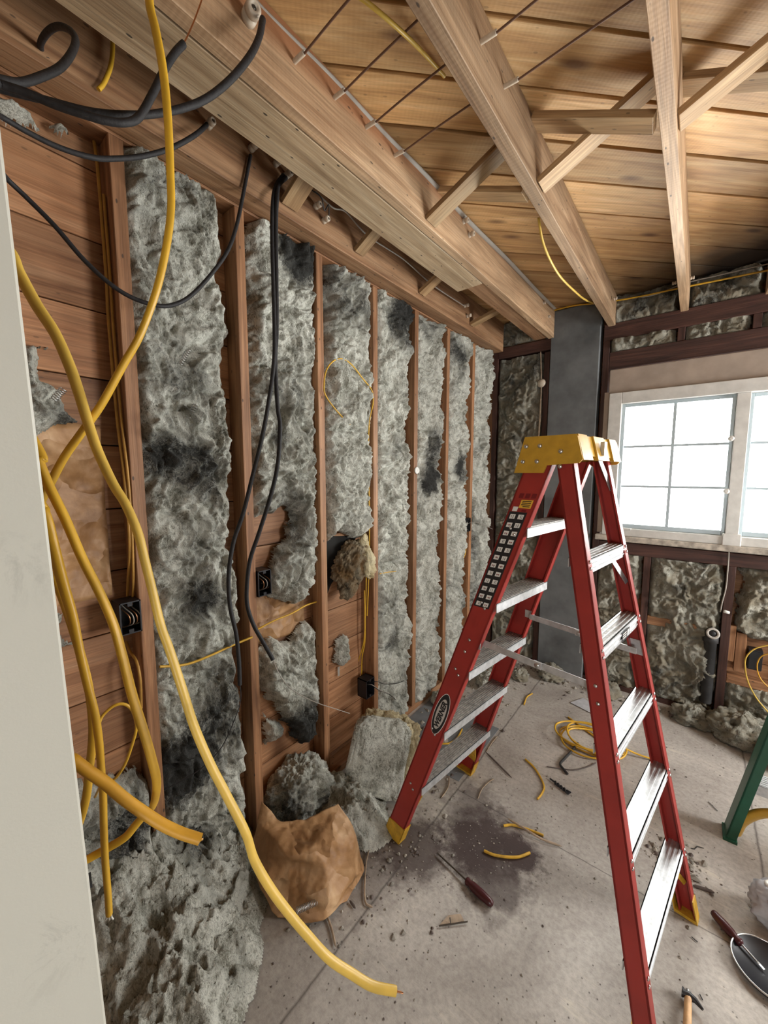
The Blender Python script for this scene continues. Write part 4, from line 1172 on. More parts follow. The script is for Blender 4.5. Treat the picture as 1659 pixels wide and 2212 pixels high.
GK = 'old black cables'
cable([(.50, -.34, 2.88)] + [(0.435,0.034,2.270),(0.496,0.135,2.283),(0.461,0.163,2.315),(0.443,0.194,2.342),(0.427,0.228,2.385),(0.410,0.262,2.435),(0.384,0.290,2.497),(0.346,0.309,2.560),(0.292,0.314,2.616),(0.228,0.310,2.660),(0.166,0.305,2.683),(0.111,0.303,2.691),(0.072,0.315,2.702)] + [(0.088,0.321,2.681)], 0.0068, 'black', 'thick black cable curled in a hook into the joist', group=GK)
cable([(.53, -.36, 2.88)] + [(0.453,0.033,2.254),(0.526,0.131,2.259),(0.520,0.153,2.267),(0.533,0.184,2.268),(0.548,0.216,2.264),(0.565,0.250,2.263),(0.577,0.280,2.266),(0.583,0.308,2.278),(0.583,0.332,2.303),(0.582,0.359,2.361),(0.578,0.384,2.421),(0.573,0.407,2.469),(0.568,0.429,2.507)], 0.0066, 'black', 'thick black cable ending in a bare copper strand', group=GK,
      wires=[[(0.575,0.419,2.488),(0.564,0.435,2.520),(0.554,0.453,2.562),(0.544,0.472,2.610),(0.535,0.493,2.670),(0.520,0.511,2.740)]])
cable([(.47, -.38, 2.88)] + [(0.402,0.034,2.280),(0.481,0.137,2.286),(0.477,0.159,2.289),(0.499,0.215,2.297),(0.527,0.275,2.303),(0.546,0.330,2.324),(0.554,0.377,2.353),(0.565,0.428,2.392),(0.571,0.476,2.440),(0.578,0.527,2.508),(0.568,0.583,2.601),(0.544,0.626,2.688),(0.510,0.662,2.776)], [0.0062, 0.0066, 0.008], 'black', 'thick black cable rising to the big porcelain knob', group=GK, wires=[[(0.450,0.706,2.846),(0.450,0.717,2.884),(0.450,0.744,2.939),(0.450,0.790,3.035)]], tipmat='brown_wire')
cable([(.13, -.5, 2.75)] + [(0.042,0.058,2.497),(0.237,0.175,2.396),(0.187,0.204,2.427),(0.167,0.253,2.435),(0.162,0.313,2.440),(0.162,0.380,2.457),(0.148,0.438,2.494),(0.148,0.509,2.542),(0.152,0.585,2.606),(0.150,0.659,2.687)] + [(0.100,0.730,2.789)], [0.0058, 0.007], 'black', 'black cable sagging to a porcelain knob on the wall joist', group=GK)
cable([(.12, -.5, 2.72)] + [(0.053,0.109,2.426),(0.105,0.194,2.366),(0.068,0.228,2.361),(0.058,0.264,2.341),(0.070,0.313,2.293),(0.087,0.364,2.228),(0.107,0.420,2.176),(0.119,0.472,2.153),(0.133,0.529,2.148),(0.132,0.577,2.166),(0.132,0.629,2.208),(0.138,0.690,2.285),(0.145,0.755,2.388),(0.130,0.803,2.496),(0.107,0.849,2.633)] + [(0.100,0.889,2.788)], 0.0062, 'black', 'black cable hanging in a wide loop before the first batt', group=GK)
cable([(0.105,1.029,2.797),(0.105,0.995,2.742)] + [(0.138,0.954,2.659),(0.143,0.942,2.539),(0.156,0.931,2.368),(0.171,0.920,2.197),(0.179,0.908,2.061),(0.173,0.883,1.907),(0.161,0.856,1.770),(0.143,0.824,1.633),(0.125,0.791,1.496),(0.105,0.761,1.394),(0.098,0.740,1.274),(0.109,0.734,1.155),(0.133,0.740,1.052),(0.148,0.738,0.949),(0.156,0.733,0.864)], 0.0075, 'black',
      'black cable hanging to the floor, left of a pair', group=GK, wires=[[(0.156,0.734,0.872),(0.188,0.716,0.830),(0.206,0.686,0.790),(0.201,0.632,0.701),(0.184,0.573,0.655),(0.167,0.518,0.636),(0.145,0.461,0.624)]], tipmat='black')
cable([(0.110,1.038,2.790),(0.110,1.002,2.744)] + [(0.149,0.963,2.659),(0.148,0.955,2.543),(0.168,0.933,2.202),(0.168,0.922,2.065),(0.181,0.917,1.893),(0.187,0.921,1.825),(0.185,0.908,1.685),(0.167,0.885,1.562),(0.137,0.849,1.421),(0.111,0.822,1.314),(0.103,0.809,1.206),(0.105,0.808,1.133),(0.123,0.820,1.059),(0.153,0.843,0.985),(0.181,0.863,0.919)], 0.0078, 'black',
      'black cable of the hanging pair ending in a stripped pale wire', group=GK, wires=[[(0.182,0.859,0.931),(0.195,0.873,0.872),(0.220,0.897,0.813),(0.259,0.933,0.768),(0.312,0.982,0.730),(0.346,1.025,0.703),(0.389,1.074,0.673)]], tipmat='grey_wire')
# grey flat cable along the nailer beam
gc = [(0.447 + 0.026 * (y - 0.6), y, z) for y, z in ((-0.3, 2.80), (0.2, 2.845), (0.5, 2.87), (0.7, 2.862), (0.95, 2.872), (1.2, 2.868), (1.5, 2.874), (1.85, 2.868), (2.3, 2.876), (2.8, 2.872), (3.2, 2.876))]
cable([(x + 0.004, y, z) for x, y, z in gc], 0.011, 'grey_wire', 'flat grey cable clipped along the top of the nailer beam', flat=0.35, twist=0.5, cat='cable')

# ------------------------------------------------------------------ knob and tube remains
def knob(loc, axis, r, h, label, group='porcelain knobs'):
    t = empty('porcelain_insulator', loc, label, 'insulator', group)
    prof = [(r * .55, 0), (r, 0.0), (r, h * .36), (r * .72, h * .42), (r * .72, h * .52), (r, h * .58), (r * .97, h * .92), (r * .8, h), (r * .45, h), (r * .4, h * .86), (0.001, h * .86)]
    MB().lathe(prof, loc, axis, 22).build('spool', M['porcelain'], t)
    a = Vector(axis)
    MB().lathe([(0.001, 0), (r * .3, 0), (r * .3, .002), (.001, .003)], Vector(loc) + a * h * .88, axis, 10).build('nail_head', M['rust'], t)
    return t


knob((0.462, 0.652, 2.80), (0.95, -0.2, -0.15), 0.019, 0.045, 'large porcelain knob holding a thick black cable on the beam')
knob((0.470, 1.80, 2.85), (1, 0, 0), 0.012, 0.035, 'porcelain knob on the beam past the bridging, upper of two')
knob((0.472, 1.86, 2.815), (1, 0, 0), 0.012, 0.035, 'porcelain knob on the beam past the bridging, lower of two')
for (y, z, lab) in ((0.735, 2.79, 'porcelain knob on the wall joist where a sagging black cable ends'), (0.895, 2.815, 'porcelain knob on the wall joist holding the wide black loop'),
                    (1.00, 2.825, 'porcelain knob on the wall joist above the hanging pair, farther one'), (1.05, 2.81, 'porcelain knob on the wall joist above the hanging pair, lower one'),
                    (1.20, 2.77, 'porcelain knob on the wall joist past the first bridging, upper'), (1.245, 2.735, 'porcelain knob on the wall joist past the first bridging, lower'),
                    (2.56, 2.80, 'porcelain knob in the dark cavity, upper'), (2.60, 2.745, 'porcelain knob in the dark cavity, lower')):
    knob((0.093, y, z), (1, 0, 0), 0.012, 0.036, lab)
for (x, y, z, lab) in ((0.49, 3.0, 2.86, 'small porcelain knob at the far end of the beam, upper'), (0.49, 3.12, 2.80, 'small porcelain knob at the far end of the beam, lower'),
                       (0.925, 3.08, 2.80, 'small porcelain knob at the far end of the middle joist'), (1.325, 3.1, 2.82, 'small porcelain knob at the far end of the pale joist'),
                       (1.26, 3.1, 2.815, 'small porcelain knob on the near side of the pale joist end')):
    knob((x, y, z), (1 if x != 1.26 else -1, 0, 0), 0.010, 0.022, lab)
dk = [(0.003,2.122,1.662)][0]
dsc = MB().lathe([(0.001, 0), (0.022, 0), (0.024, 0.004), (0.021, 0.009), (0.007, 0.009), (0.006, 0.006), (0.001, 0.006)], (0.0005, dk[1], dk[2]), (1, 0, 0), 20)
tag(dsc.build('porcelain_disc', M['white']), 'white disc fixed to the fifth stud at eye height', 'disc')
tb = [(0.80, 2.812), (0.955, 2.823), (1.103, 2.830), (1.262, 2.832)]
names4 = ['nearest', 'second', 'third', 'farthest']
for (y, z), nm in zip(tb, names4):
    x0 = 0.426 + (y + 1.55) * 0.0151
    for xj, side in ((x0, 'nailer beam'), (0.9025, 'middle joist')):
        yj = y if side == 'nailer beam' else y - 0.03
        zj = z if side == 'nailer beam' else z - 0.03
        t = empty('porcelain_tube', (xj, yj, zj), '%s porcelain tube through the %s' % (nm, side), 'tube', 'porcelain tubes')
        d = Vector((1, -0.05, -0.12)).normalized()
        MB().lathe([(0.003, -0.004), (0.0062, -0.004), (0.0066, 0.0), (0.0066, 0.044), (0.0060, 0.046), (0.0035, 0.046), (0.003, 0.040)], (xj, yj, zj), d, 14).build('sleeve', M['porcelain'], t)
    wpts = [(x0 + 0.03, y, z - 0.007), (0.65, y - 0.012, z - 0.008), (0.868, y - 0.025, z - 0.012)]
    tag(MB().tube(spline(wpts, 6), 0.0030, 8).build('old_wire', M['brown_wire']), '%s brown wire strung between nailer beam and middle joist' % nm, 'wire', 'knob and tube wires')
    wpts = [(0.935, y - 0.03, z - 0.036), (1.10, y - 0.045, z - 0.04), (1.262, y - 0.06, z - 0.045)]
    tag(MB().tube(spline(wpts, 6), 0.0030, 8).build('old_wire', M['brown_wire']), '%s brown wire strung between middle joist and pale joist' % nm, 'wire', 'knob and tube wires')
# loose wires by the wall joist
tag(MB().tube(spline([(0.13, 1.17, 2.80), (0.15, 1.25, 2.77), (0.14, 1.34, 2.80), (0.13, 1.5, 2.775), (0.125, 1.8, 2.79), (0.12, 2.1, 2.77), (0.125, 2.5, 2.775)], 6), 0.0035, 7).build('old_wire', M['grey_wire']),
    'grey wire strung along the wall joist past the porcelain knobs', 'wire')
tag(MB().tube(spline([(0.13, 1.10, 2.79), (0.17, 1.16, 2.76), (0.15, 1.2, 2.735), (0.16, 1.215, 2.76), (0.13, 1.245, 2.745)], 6), 0.0025, 7).build('old_wire', M['black_plastic']), 'short twisted dark wire at the paired porcelain knobs', 'wire')

# ------------------------------------------------------------------ junction boxes
def jbox(name, x, y0, y1, z0, z1, label, d=0.07, wires=()):
    t = empty(name, (x, (y0 + y1) / 2, z0), label, 'junction box', 'black electrical boxes on the left wall')
    b = MB()
    w = 0.004
    xb = x - d
    b.aabb((xb, y0, z0), (xb + w, y1, z1)).aabb((xb, y0, z0), (x, y0 + w, z1)).aabb((xb, y1 - w, z0), (x, y1, z1)).aabb((xb, y0, z0), (x, y1, z0 + w)).aabb((xb, y0, z1 - w), (x, y1, z1))
    for z in (z0 + .008, z1 - .008):
        b.box((x - .006, (y0 + y1) / 2, z), (.010, .014, .014))
    b.build('shell', M['black_plastic'], t)
    for m_, w_ in wires:
        MB().tube(spline(w_, 6), 0.0019, 6).build('conductor', M[m_], t)
    return t


def innerwires(x, y0, y1, z0, z1, n, seed):
    r = random.Random(seed)
    out = []
    for k in range(n):
        yy = y0 + (y1 - y0) * (0.25 + 0.5 * k / max(1, n - 1))
        zc = z0 + (z1 - z0) * 0.55
        out.append(('copper' if k % 2 == 0 else 'grey_wire', [(x - .06, yy - .01, z1 - .01), (x - .03, yy, zc + .02), (x - .006, yy + .012, zc), (x - .012, yy + .014, zc - .03), (x - .04, yy - .004, z0 + .015)]))
    return out


jbox('junction_box', 0.022, 0.408, 0.470, 1.125, 1.232, 'black box full of copper wires on the first stud', wires=innerwires(0.022, 0.408, 0.47, 1.125, 1.232, 4, 1))
jbox('junction_box', 0.010, 0.920, 0.985, 1.12, 1.232, 'black box with a copper pigtail on the second stud', wires=innerwires(0.010, .92, .985, 1.12, 1.232, 3, 2))
q1 = [(0.030,1.677,0.417),(0.030,1.755,0.367),(0.030,1.874,0.318),(0.030,1.983,0.294)]
q2 = [(0.030,1.629,0.416),(0.030,1.699,0.352),(0.030,1.790,0.287),(0.030,1.866,0.214)]
jbox('junction_box', 0.018, 1.600, 1.672, 0.335, 0.445, 'black box low on the fourth stud with wires sticking out', wires=[('black', [(-.03, 1.64, .40)] + q1), ('black', [(-.03, 1.64, .38)] + q2), ('grey_wire', [(-.03, 1.65, .39)] + [(a[0] + .004, a[1], a[2] + .004) for a in q2[:3]])])
q3 = [(0.040,2.894,1.246),(0.040,3.053,1.215),(0.040,3.289,1.144)]
jbox('junction_box', 0.012, 2.84, 2.907, 1.17, 1.28, 'black box at mid height on the seventh stud', wires=[('grey_wire', [(-.03, 2.87, 1.22)] + q3)])
t = empty('junction_box', (1.80, 3.30, 0.40), 'black box in the window wall beside coiled wire', 'junction box')
MB().aabb((1.762, 3.30, 0.40), (1.83, 3.37, 0.53), ch=.003).build('shell', M['black_plastic'], t)
MB().aabb((1.768, 3.296, 0.408), (1.824, 3.301, 0.522)).build('opening', M['ink'], t)

# ------------------------------------------------------------------ bits on the back wall
t = empty('drain_pipe', (1.58, 3.30, 0.10), 'dark upright drain pipe with a pale open mouth under the window', 'pipe')
MB().lathe([(0.034, 0), (0.034, 0.42), (0.042, 0.425), (0.042, 0.47), (0.03, 0.475)], (1.575, 3.31, 0.10), (0, 0, 1), 20).build('stack', M['pipe'], t)
MB().tube([(1.575, 3.31, 0.575), (1.578, 3.29, 0.59), (1.582, 3.262, 0.598)], [0.036, 0.037, 0.036], 20).build('elbow', M['pipe'], t)
MB().lathe([(0.022, 0.0), (0.036, 0.0), (0.036, 0.008), (0.022, 0.008), (0.021, 0.004), (0.021, 0.0)], (1.582, 3.262, 0.598), (0.05, -0.95, 0.25), 20).build('rim', M['pipe_rim'], t)
MB().lathe([(0.001, 0), (0.021, 0), (0.021, 0.004), (0.001, 0.004)], (1.582, 3.2615, 0.598), (0.05, -0.95, 0.25), 16).build('mouth', M['ink'], t)
cable([(1.625,3.285,1.150),(1.627,3.285,1.029),(1.626,3.285,0.907),(1.615,3.285,0.812),(1.610,3.285,0.743)], 0.004, 'grey_wire', 'pale string hanging down from under the window sill', name='string', cat='string')
MB_ = MB().lathe([(0.001, 0), (0.008, 0), (0.011, .006), (0.008, 0.03), (0.001, .03)], [(1.625,3.275,0.755)][0], (1, -0.2, -0.1), 10)
tag(MB_.build('porcelain_insulator', M['white']), 'small white knob at the end of the hanging string', 'insulator')
cable([(1.920,3.260,0.627),(1.841,3.260,0.592),(1.784,3.260,0.552),(1.750,3.260,0.487),(1.751,3.260,0.410),(1.772,3.260,0.325),(1.810,3.260,0.247),(1.852,3.260,0.192),(1.918,3.260,0.122)], 0.0042, 'yellow_pale', 'pale yellow cable looping before the black box at the photo edge')
cable([(1.904,3.250,0.567),(1.826,3.250,0.529),(1.802,3.250,0.470),(1.810,3.250,0.404),(1.839,3.250,0.353),(1.904,3.250,0.302)], 0.0036, 'orange', 'inner tan wire loop at the photo edge')
cable([(0.400,3.285,2.605),(0.414,3.285,2.352),(0.417,3.285,2.097),(0.409,3.285,1.932),(0.417,3.285,2.352)], 0.004, 'twig', 'tan cord hanging beside the stud left of the column', name='cord', cat='cord')
t = empty('porcelain_insulator', [(0.416,3.290,2.360)][0], 'pale round knob on the stud left of the grey column', 'insulator')
MB().lathe([(0.001, 0), (0.03, 0), (0.034, .008), (0.026, .018), (0.012, .024), (0.001, .024)], t.location, (0, -1, 0), 18).build('spool', M['porcelain'], t)
tag(MB().lathe([(0.001, 0), (0.02, 0), (0.022, .01), (0.012, .03), (0.001, .03)], [(0.377,3.285,2.723)][0], (0.2, -1, 0), 14).build('porcelain_insulator', M['porcelain']), 'pale porcelain knob in the corner under the beam end', 'insulator')


def spring(p0, p1, r, turns, label, wire=0.0014):
    p0, p1 = Vector(p0), Vector(p1)
    d = (p1 - p0)
    a = d.orthogonal().normalized()
    c = d.normalized().cross(a)
    n = turns * 10
    pts = [p0 + d * (i / n) + a * math.cos(2 * PI * i / 10) * r + c * math.sin(2 * PI * i / 10) * r for i in range(n + 1)]
    return tag(MB().tube(pts, wire, 5).build('coil_spring', M['steel'] if 'wall' not in label else M['grey_wire']), label, 'spring', 'small metal springs')


a_ = [(0.008,0.692,1.895),(0.008,0.664,1.839),(0.008,0.316,1.886),(0.008,0.290,1.850),(0.008,0.677,2.079),(0.008,0.642,2.020)]
spring(a_[0], a_[1], 0.009, 7, 'small coil spring stuck in the first full batt')
spring(a_[2], a_[3], 0.009, 7, 'small coil spring in the torn scrap beside the door')
spring(a_[4], a_[5], 0.008, 8, 'dull coil spring in the first batt near its top seam')
a_ = [(0.403,0.775,0.075),(0.448,0.895,0.055)]
spring(a_[0], a_[1], 0.010, 22, 'long thin coil spring lying on the kraft paper', 0.0012)
mp = [(-0.085,1.481,0.560),(-0.085,1.465,0.498)]
tag(MB().box((Vector(mp[0]) + Vector(mp[1])) / 2 + Vector((.006, 0, 0)), (.003, .016, .055), ch=.001).build('metal_strip', M['grey_wire']), 'grey corrugated metal strip on the boards under a scrap', 'strip')

# ------------------------------------------------------------------ red stepladder
bx, by, an = 0.4493, 1.5766, 0.1307
wB, wT, SPR, vT, vR, HH, dF, dR = 0.6002, 0.3577, 1.0613, 0.5633, 0.7099, 1.69, 0.088, 0.052
LU = Vector((math.sin(an), math.cos(an), 0))
LV = Vector((math.cos(an), -math.sin(an), 0))
LB = Vector((bx, by, 0))


def LP(u, v, z):
    return LB + LU * u + LV * v + Vector((0, 0, z))


hw = lambda z: (wB + (wT - wB) * z / HH) / 2
vf = lambda z: vT * z / HH
vb = lambda z: SPR + (vR - SPR) * z / HH
ladder = empty('stepladder', LB + LV * 0.53, 'red twin-sided stepladder with yellow cap in the middle of the room', 'ladder')


def rail(front, side, z0=0.0, z1=HH):
    """C-channel rail: web outward, two flanges inward"""
    b = MB()
    th, fl_ = 0.006, 0.032
    d = dF if front else dR
    q = []
    for z in (z0, z1):
        u = side * hw(z)
        if front:
            v0, v1 = vf(z), vf(z) + d
        else:
            v0, v1 = vb(z) - d, vb(z)
        q.append((u, v0, v1, z))
    def quad(i, ua, ub, va, vb_):
        z = q[i][3]
        return [LP(ua, va, z), LP(ub, va, z), LP(ub, vb_, z), LP(ua, vb_, z)]
    for kind in (0, 1, 2):
        rings = []
        for i in (0, 1):
            u, v0, v1, z = q[i]
            if kind == 0:
                rings.append(quad(i, u, u - side * th, v0, v1))
            elif kind == 1:
                rings.append(quad(i, u, u - side * fl_, v0, v0 + th))
            else:
                rings.append(quad(i, u, u - side * fl_, v1 - th, v1))
        b.hexa(rings[0], rings[1])
    return b.build('rail', M['red'], ladder)


for fr_ in (True, False):
    for sd in (-1, 1):
        rail(fr_, sd, 0.012)


def ldbox(b, u0, u1, v0, v1, z0, z1, mi=0):
    return b.hexa([LP(u0, v0, z0), LP(u1, v0, z0), LP(u1, v1, z0), LP(u0, v1, z0)], [LP(u0, v0, z1), LP(u1, v0, z1), LP(u1, v1, z1), LP(u0, v1, z1)], mi)


for zt_ in (0.318, 0.610, 0.895, 1.180, 1.463):
    b = MB()
    h = hw(zt_) - 0.006
    v0, v1 = vf(zt_) + 0.004, vf(zt_) + dF + 0.002
    ldbox(b, -h, h, v0, v1, zt_ - 0.004, zt_, 1)
    n_r = 9
    for i in range(n_r):
        vv = v0 + (v1 - v0) * (i + .5) / n_r
        ldbox(b, -h, h, vv - .0022, vv + .0022, zt_, zt_ + .0025, 1)
    ldbox(b, -h, h, v1 - .003, v1, zt_ - .034, zt_, 0)
    ldbox(b, -h, h, v0, v0 + .003, zt_ - .03, zt_, 0)
    b.build('step', [M['alu'], M['alu_dirty']], ladder)
for zt_ in (0.268, 0.562, 0.842, 1.128, 1.385):
    b = MB()
    h = hw(zt_) - 0.006
    v1 = vb(zt_) + 0.0
    v0 = v1 - 0.058
    top = zt_
    ldbox(b, -h, h, v0, v1, top - .004, top, 1 if zt_ > 0.9 else 0)
    for i in range(4):
        vv = v0 + 0.008 + i * 0.014
        ldbox(b, -h, h, vv - .002, vv + .002, top, top + .002, 0)
    ldbox(b, -h, h, v1 - .003, v1, top - .045, top, 0)
    for zz in (0.014, 0.030):
        ldbox(b, -h, h, v1, v1 + .003, top - zz - .004, top - zz, 0)
    ldbox(b, -h, h, v0, v0 + .003, top - .03, top, 0)
    st = b.build('step', [M['alu'], M['alu_dirty']], ladder)
    if abs(zt_ - 1.128) < .001:
        s_ = MB()
        ldbox(s_, -0.01, 0.075, v1 + .0032, v1 + .004, top - .042, top - .008, 0)
        for k in range(3):
            ldbox(s_, 0.0, 0.040, v1 + .004, v1 + .0044, top - .018 - .008 * k, top - .0145 - .008 * k, 1)
        ldbox(s_, 0.05, 0.068, v1 + .004, v1 + .0044, top - .036, top - .014, 1)
        s_.build('warning_label', [M['ink'], M['white']], st)
# rear diagonal braces and rivets
for sd in (-1, 1):
    for front in (True, False):
        for zt_ in ((0.318, 0.61, 0.895, 1.18, 1.463) if front else (0.268, 0.562, 0.842, 1.128, 1.385)):
            for dz in (-.006, -.026):
                z = zt_ + dz
                u = sd * hw(z)
                v = vf(z) + dF * (0.62 if dz < -.01 else 0.38) if front else vb(z) - dR * .25
                if front:
                    b = MB().lathe([(.001, 0), (.006, 0), (.005, .003), (.001, .004)], LP(u, v, z), LU * sd, 8)
                else:
                    b = MB().lathe([(.001, 0), (.006, 0), (.005, .003), (.001, .004)], LP(sd * (hw(z) - .016), vb(z), z), LV, 8)
                b.build('rivet', M['steel'], ladder)
    z = 1.0
    for dz in (-.03, 0.02):
        MB().lathe([(.001, 0), (.0065, 0), (.005, .003), (.001, .004)], LP(sd * hw(z + dz), vf(z + dz) + dF * .5, z + dz), LU * sd, 8).build('rivet', M['steel'], ladder)
        MB().lathe([(.001, 0), (.0065, 0), (.005, .003), (.001, .004)], LP(sd * hw(z + dz), vb(z + dz) - dR * .5, z + dz), LU * sd, 8).build('rivet', M['steel'], ladder)
    # spreader bars, two leaves with a hinge
    z = 1.005
    ui = sd * (hw(z) - 0.036)
    va, vz = vf(z) + dF - 0.005, vb(z) - 0.02
    vm = (va + vz) / 2 + 0.02
    sp = empty('spreader', (0, 0, 0), None, None)
    sp.parent = ladder
    for (p, q_, o_) in ((LP(ui, va, z + .005), LP(ui, vm, z - .006), 0.0), (LP(ui - sd * .006, vm - .03, z - .006), LP(ui - sd * .006, vz, z - .012), 0.004)):
        rot = frame(p, q_)
        sp_o = MB().box((p + q_) / 2, ((q_ - p).length, 0.004, 0.024), rot, ch=.001)
        sp_o.build('spreader_bar', M['alu'], ladder)
    bpy.data.objects.remove(sp)
    MB().lathe([(.001, -.004), (.009, -.004), (.009, .012), (.001, .012)], LP(ui, vm - .015, z - .006), LU * -sd, 12).build('hinge_pin', M['steel'], ladder)
    b = MB()
    ldbox(b, sd * (hw(z) - .007), sd * (hw(z) - .011), vb(z) - .055, vb(z) - .006, z - .035, z + .02)
    b.build('bracket', M['alu'], ladder)
    b = MB()
    ldbox(b, sd * (hw(z) - .007), sd * (hw(z) - .011), vf(z) + .05, vf(z) + dF + .004, z - .012, z + .022)
    b.build('bracket', M['alu'], ladder)
    # knee braces under the lowest rear and top rear rungs
    for (zs, zl) in ((1.385, 1.24), (0.268, 0.12)):
        p, q_ = LP(sd * (hw(zs) - .09), vb(zs) - .03, zs - .03), LP(sd * (hw(zl) - .012), vb(zl) - .02, zl)
        MB().box((p + q_) / 2, ((q_ - p).length, .003, .016), frame(p, q_)).build('knee_brace', M['alu'] if zs > 1 else M['foot'], ladder)
    p, q_ = LP(sd * (hw(1.66) - .075), vb(1.66) - .02, 1.695), LP(sd * (hw(1.58) - .012), vb(1.58) - .012, 1.585)
    MB().box((p + q_) / 2, ((q_ - p).length, .003, .016), frame(p, q_)).build('knee_brace', M['alu'], ladder)
    # boots
    for front in (True, False):
        b = MB()
        zt_ = 0.085
        for (z0, z1, o_) in ((0.0, 0.012, .003), (0.012, zt_, .003)):
            rings = []
            for z in (z0, z1):
                if front:
                    v0, v1 = vf(z) - o_, vf(z) + dF + o_
                else:
                    v0, v1 = vb(z) - dR - o_ - .012, vb(z) + o_
                u0, u1 = sd * (hw(z) + .003), sd * (hw(z) - .040)
                rings.append((u0, u1, v0, v1, z))
            (a0, a1, c0, c1, za), (e0, e1, g0, g1, zb_) = rings
            if z0 == 0.0:
                b.hexa([LP(a0, c0, za), LP(a1, c0, za), LP(a1, c1, za), LP(a0, c1, za)], [LP(e0, g0, zb_), LP(e1, g0, zb_), LP(e1, g1, zb_), LP(e0, g1, zb_)])
            else:
                t_ = .0035
                for (ua, ub_, va0, va1, ga0, ga1, eu, eu2) in ((a0, a0 - sd * t_, c0, c1, g0, g1, e0, e0 - sd * t_), (a0, a1, c0, c0 + t_, g0, g0 + t_, e0, e1), (a0, a1, c1 - t_, c1, g1 - t_, g1, e0, e1)):
                    b.hexa([LP(ua, va0, za), LP(ub_, va0, za), LP(ub_, va1, za), LP(ua, va1, za)], [LP(eu, ga0, zb_), LP(eu2, ga0, zb_), LP(eu2, ga1, zb_), LP(eu, ga1, zb_)])
        ft = b.build('foot', M['foot'], ladder)
        b = MB()
        vv0, vv1 = (vf(0) - .001, vf(0) + dF + .001) if front else (vb(0) - dR - .01, vb(0) + .001)
        ldbox(b, sd * (hw(0) + .001), sd * (hw(0) - .038), vv0, vv1, -.0, .004)
        b.build('tread_pad', M['ink'], ft)
        # front lower yellow corner brace
        if front:
            p, q_ = LP(sd * (hw(.28) - .10), vf(.28) + .05, .284), LP(sd * (hw(.1) - .01), vf(.1) + .05, .085)
            MB().box((p + q_) / 2, ((q_ - p).length, .05, .004), frame(p, q_, LU)).build('knee_brace', M['foot'], ladder)
# top cap: a moulded plastic tray with skirts
b = MB()
uo = wT / 2 + 0.010
zc0, zc1 = 1.70, 1.765
v0, v1 = vT - 0.012, vR + 0.018
b.hexa([LP(-uo, v0 - .006, zc0), LP(uo, v0 - .006, zc0), LP(uo, v1 + .006, zc0), LP(-uo, v1 + .006, zc0)], [LP(-uo + .012, v0 + .012, zc1), LP(uo - .012, v0 + .012, zc1), LP(uo - .012, v1 - .012, zc1), LP(-uo + .012, v1 - .012, zc1)])
for sd in (-1, 1):
    # deep end skirts over the front rails
    e0, e1 = sd * (uo + .003), sd * (uo - .004)
    poly = [(v0 - .028, 1.648), (v0 + .072, 1.648), (v0 + .082, 1.672), (v1 + .004, 1.678), (v1 + .014, 1.690), (v1 - .004, 1.760), (v1 - .012, 1.766), (v0 + .006, 1.766)]
    b.prism([LP(e0, v, z) for v, z in poly], LU * (e1 - e0))
for (ua, ub_) in ((-uo + .001, -uo + .085), (-.055, .055), (uo - .085, uo - .001)):
    b.hexa([LP(ua, v1 - .004, 1.688), LP(ub_, v1 - .004, 1.688), LP(ub_, v1 + .016, 1.688), LP(ua, v1 + .016, 1.688)], [LP(ua + .006, v1 - .03, 1.767), LP(ub_ - .006, v1 - .03, 1.767), LP(ub_ - .006, v1 - .006, 1.767), LP(ua + .006, v1 - .006, 1.767)])
capo = b.build('top_cap', M['cap'], ladder)
for (v, z) in ((v0 + .012, 1.735), (v0 + .058, 1.735), (v0 + .002, 1.685), (v0 + .05, 1.685), (v0 + .125, 1.715), (v0 + .125, 1.668)):
    for sd in (-1, 1):
        MB().lathe([(.001, 0), (.0075, 0), (.0062, .004), (.001, .005)], LP(sd * (uo + .003), v, z), LU * sd, 10).build('rivet', M['steel'], capo)
b = MB()
ldbox(b, -.012, .012, v1 + .005, v1 + .018, 1.705, 1.75)
b.build('hook_slot', M['alu'], capo)

# pictogram sticker on the near front rail
def webpt(s, z, off):
    """point on the outer face of the near front rail: s across the web (0..1), z height"""
    return LP(-hw(z) - off, vf(z) + dF * s, z)


def webquad(b, s0, s1, z0, z1, o0, o1, mi):
    b.hexa([webpt(s0, z0, o0), webpt(s1, z0, o0), webpt(s1, z0, o1), webpt(s0, z0, o1)], [webpt(s0, z1, o0), webpt(s1, z1, o0), webpt(s1, z1, o1), webpt(s0, z1, o1)], mi)


b = MB()
ZS0, ZS1 = 1.155, 1.515
webquad(b, 0.08, 0.80, ZS0, ZS1, 0.0005, 0.0010, 0)
nrow = 12
for i in range(nrow):
    za = ZS0 + (ZS1 - ZS0) * (i + .18) / nrow
    zb_ = ZS0 + (ZS1 - ZS0) * (i + .72) / nrow
    for (sa, sb_) in ((0.16, 0.38), (0.50, 0.72)):
        webquad(b, sa, sb_, za, zb_, 0.0010, 0.0013, 1)
        # the little ladder figure in each cell
        zm = (za + zb_) / 2
        k = (i * 7 + (3 if sa > .45 else 0)) % 4
        for j, (f0, f1) in enumerate(((.28, .36), (.60, .70)) if k % 2 else ((.45, .55), (.72, .78))):
            webquad(b, sa + (sb_ - sa) * f0, sa + (sb_ - sa) * f1, za + (zb_ - za) * (.12 if j else .2), zb_ - (zb_ - za) * (.15 + .08 * k), 0.0013, 0.0015, 0)
        if k > 1:
            webquad(b, sa + (sb_ - sa) * .2, sa + (sb_ - sa) * .8, zm - .001, zm + .001, 0.0013, 0.0015, 2)
webquad(b, 0.16, 0.36, ZS1 + .002, ZS1 + .018, .0005, .0012, 1)
webquad(b, 0.38, 0.86, ZS1 + .014, ZS1 + .042, .0005, .0012, 3)
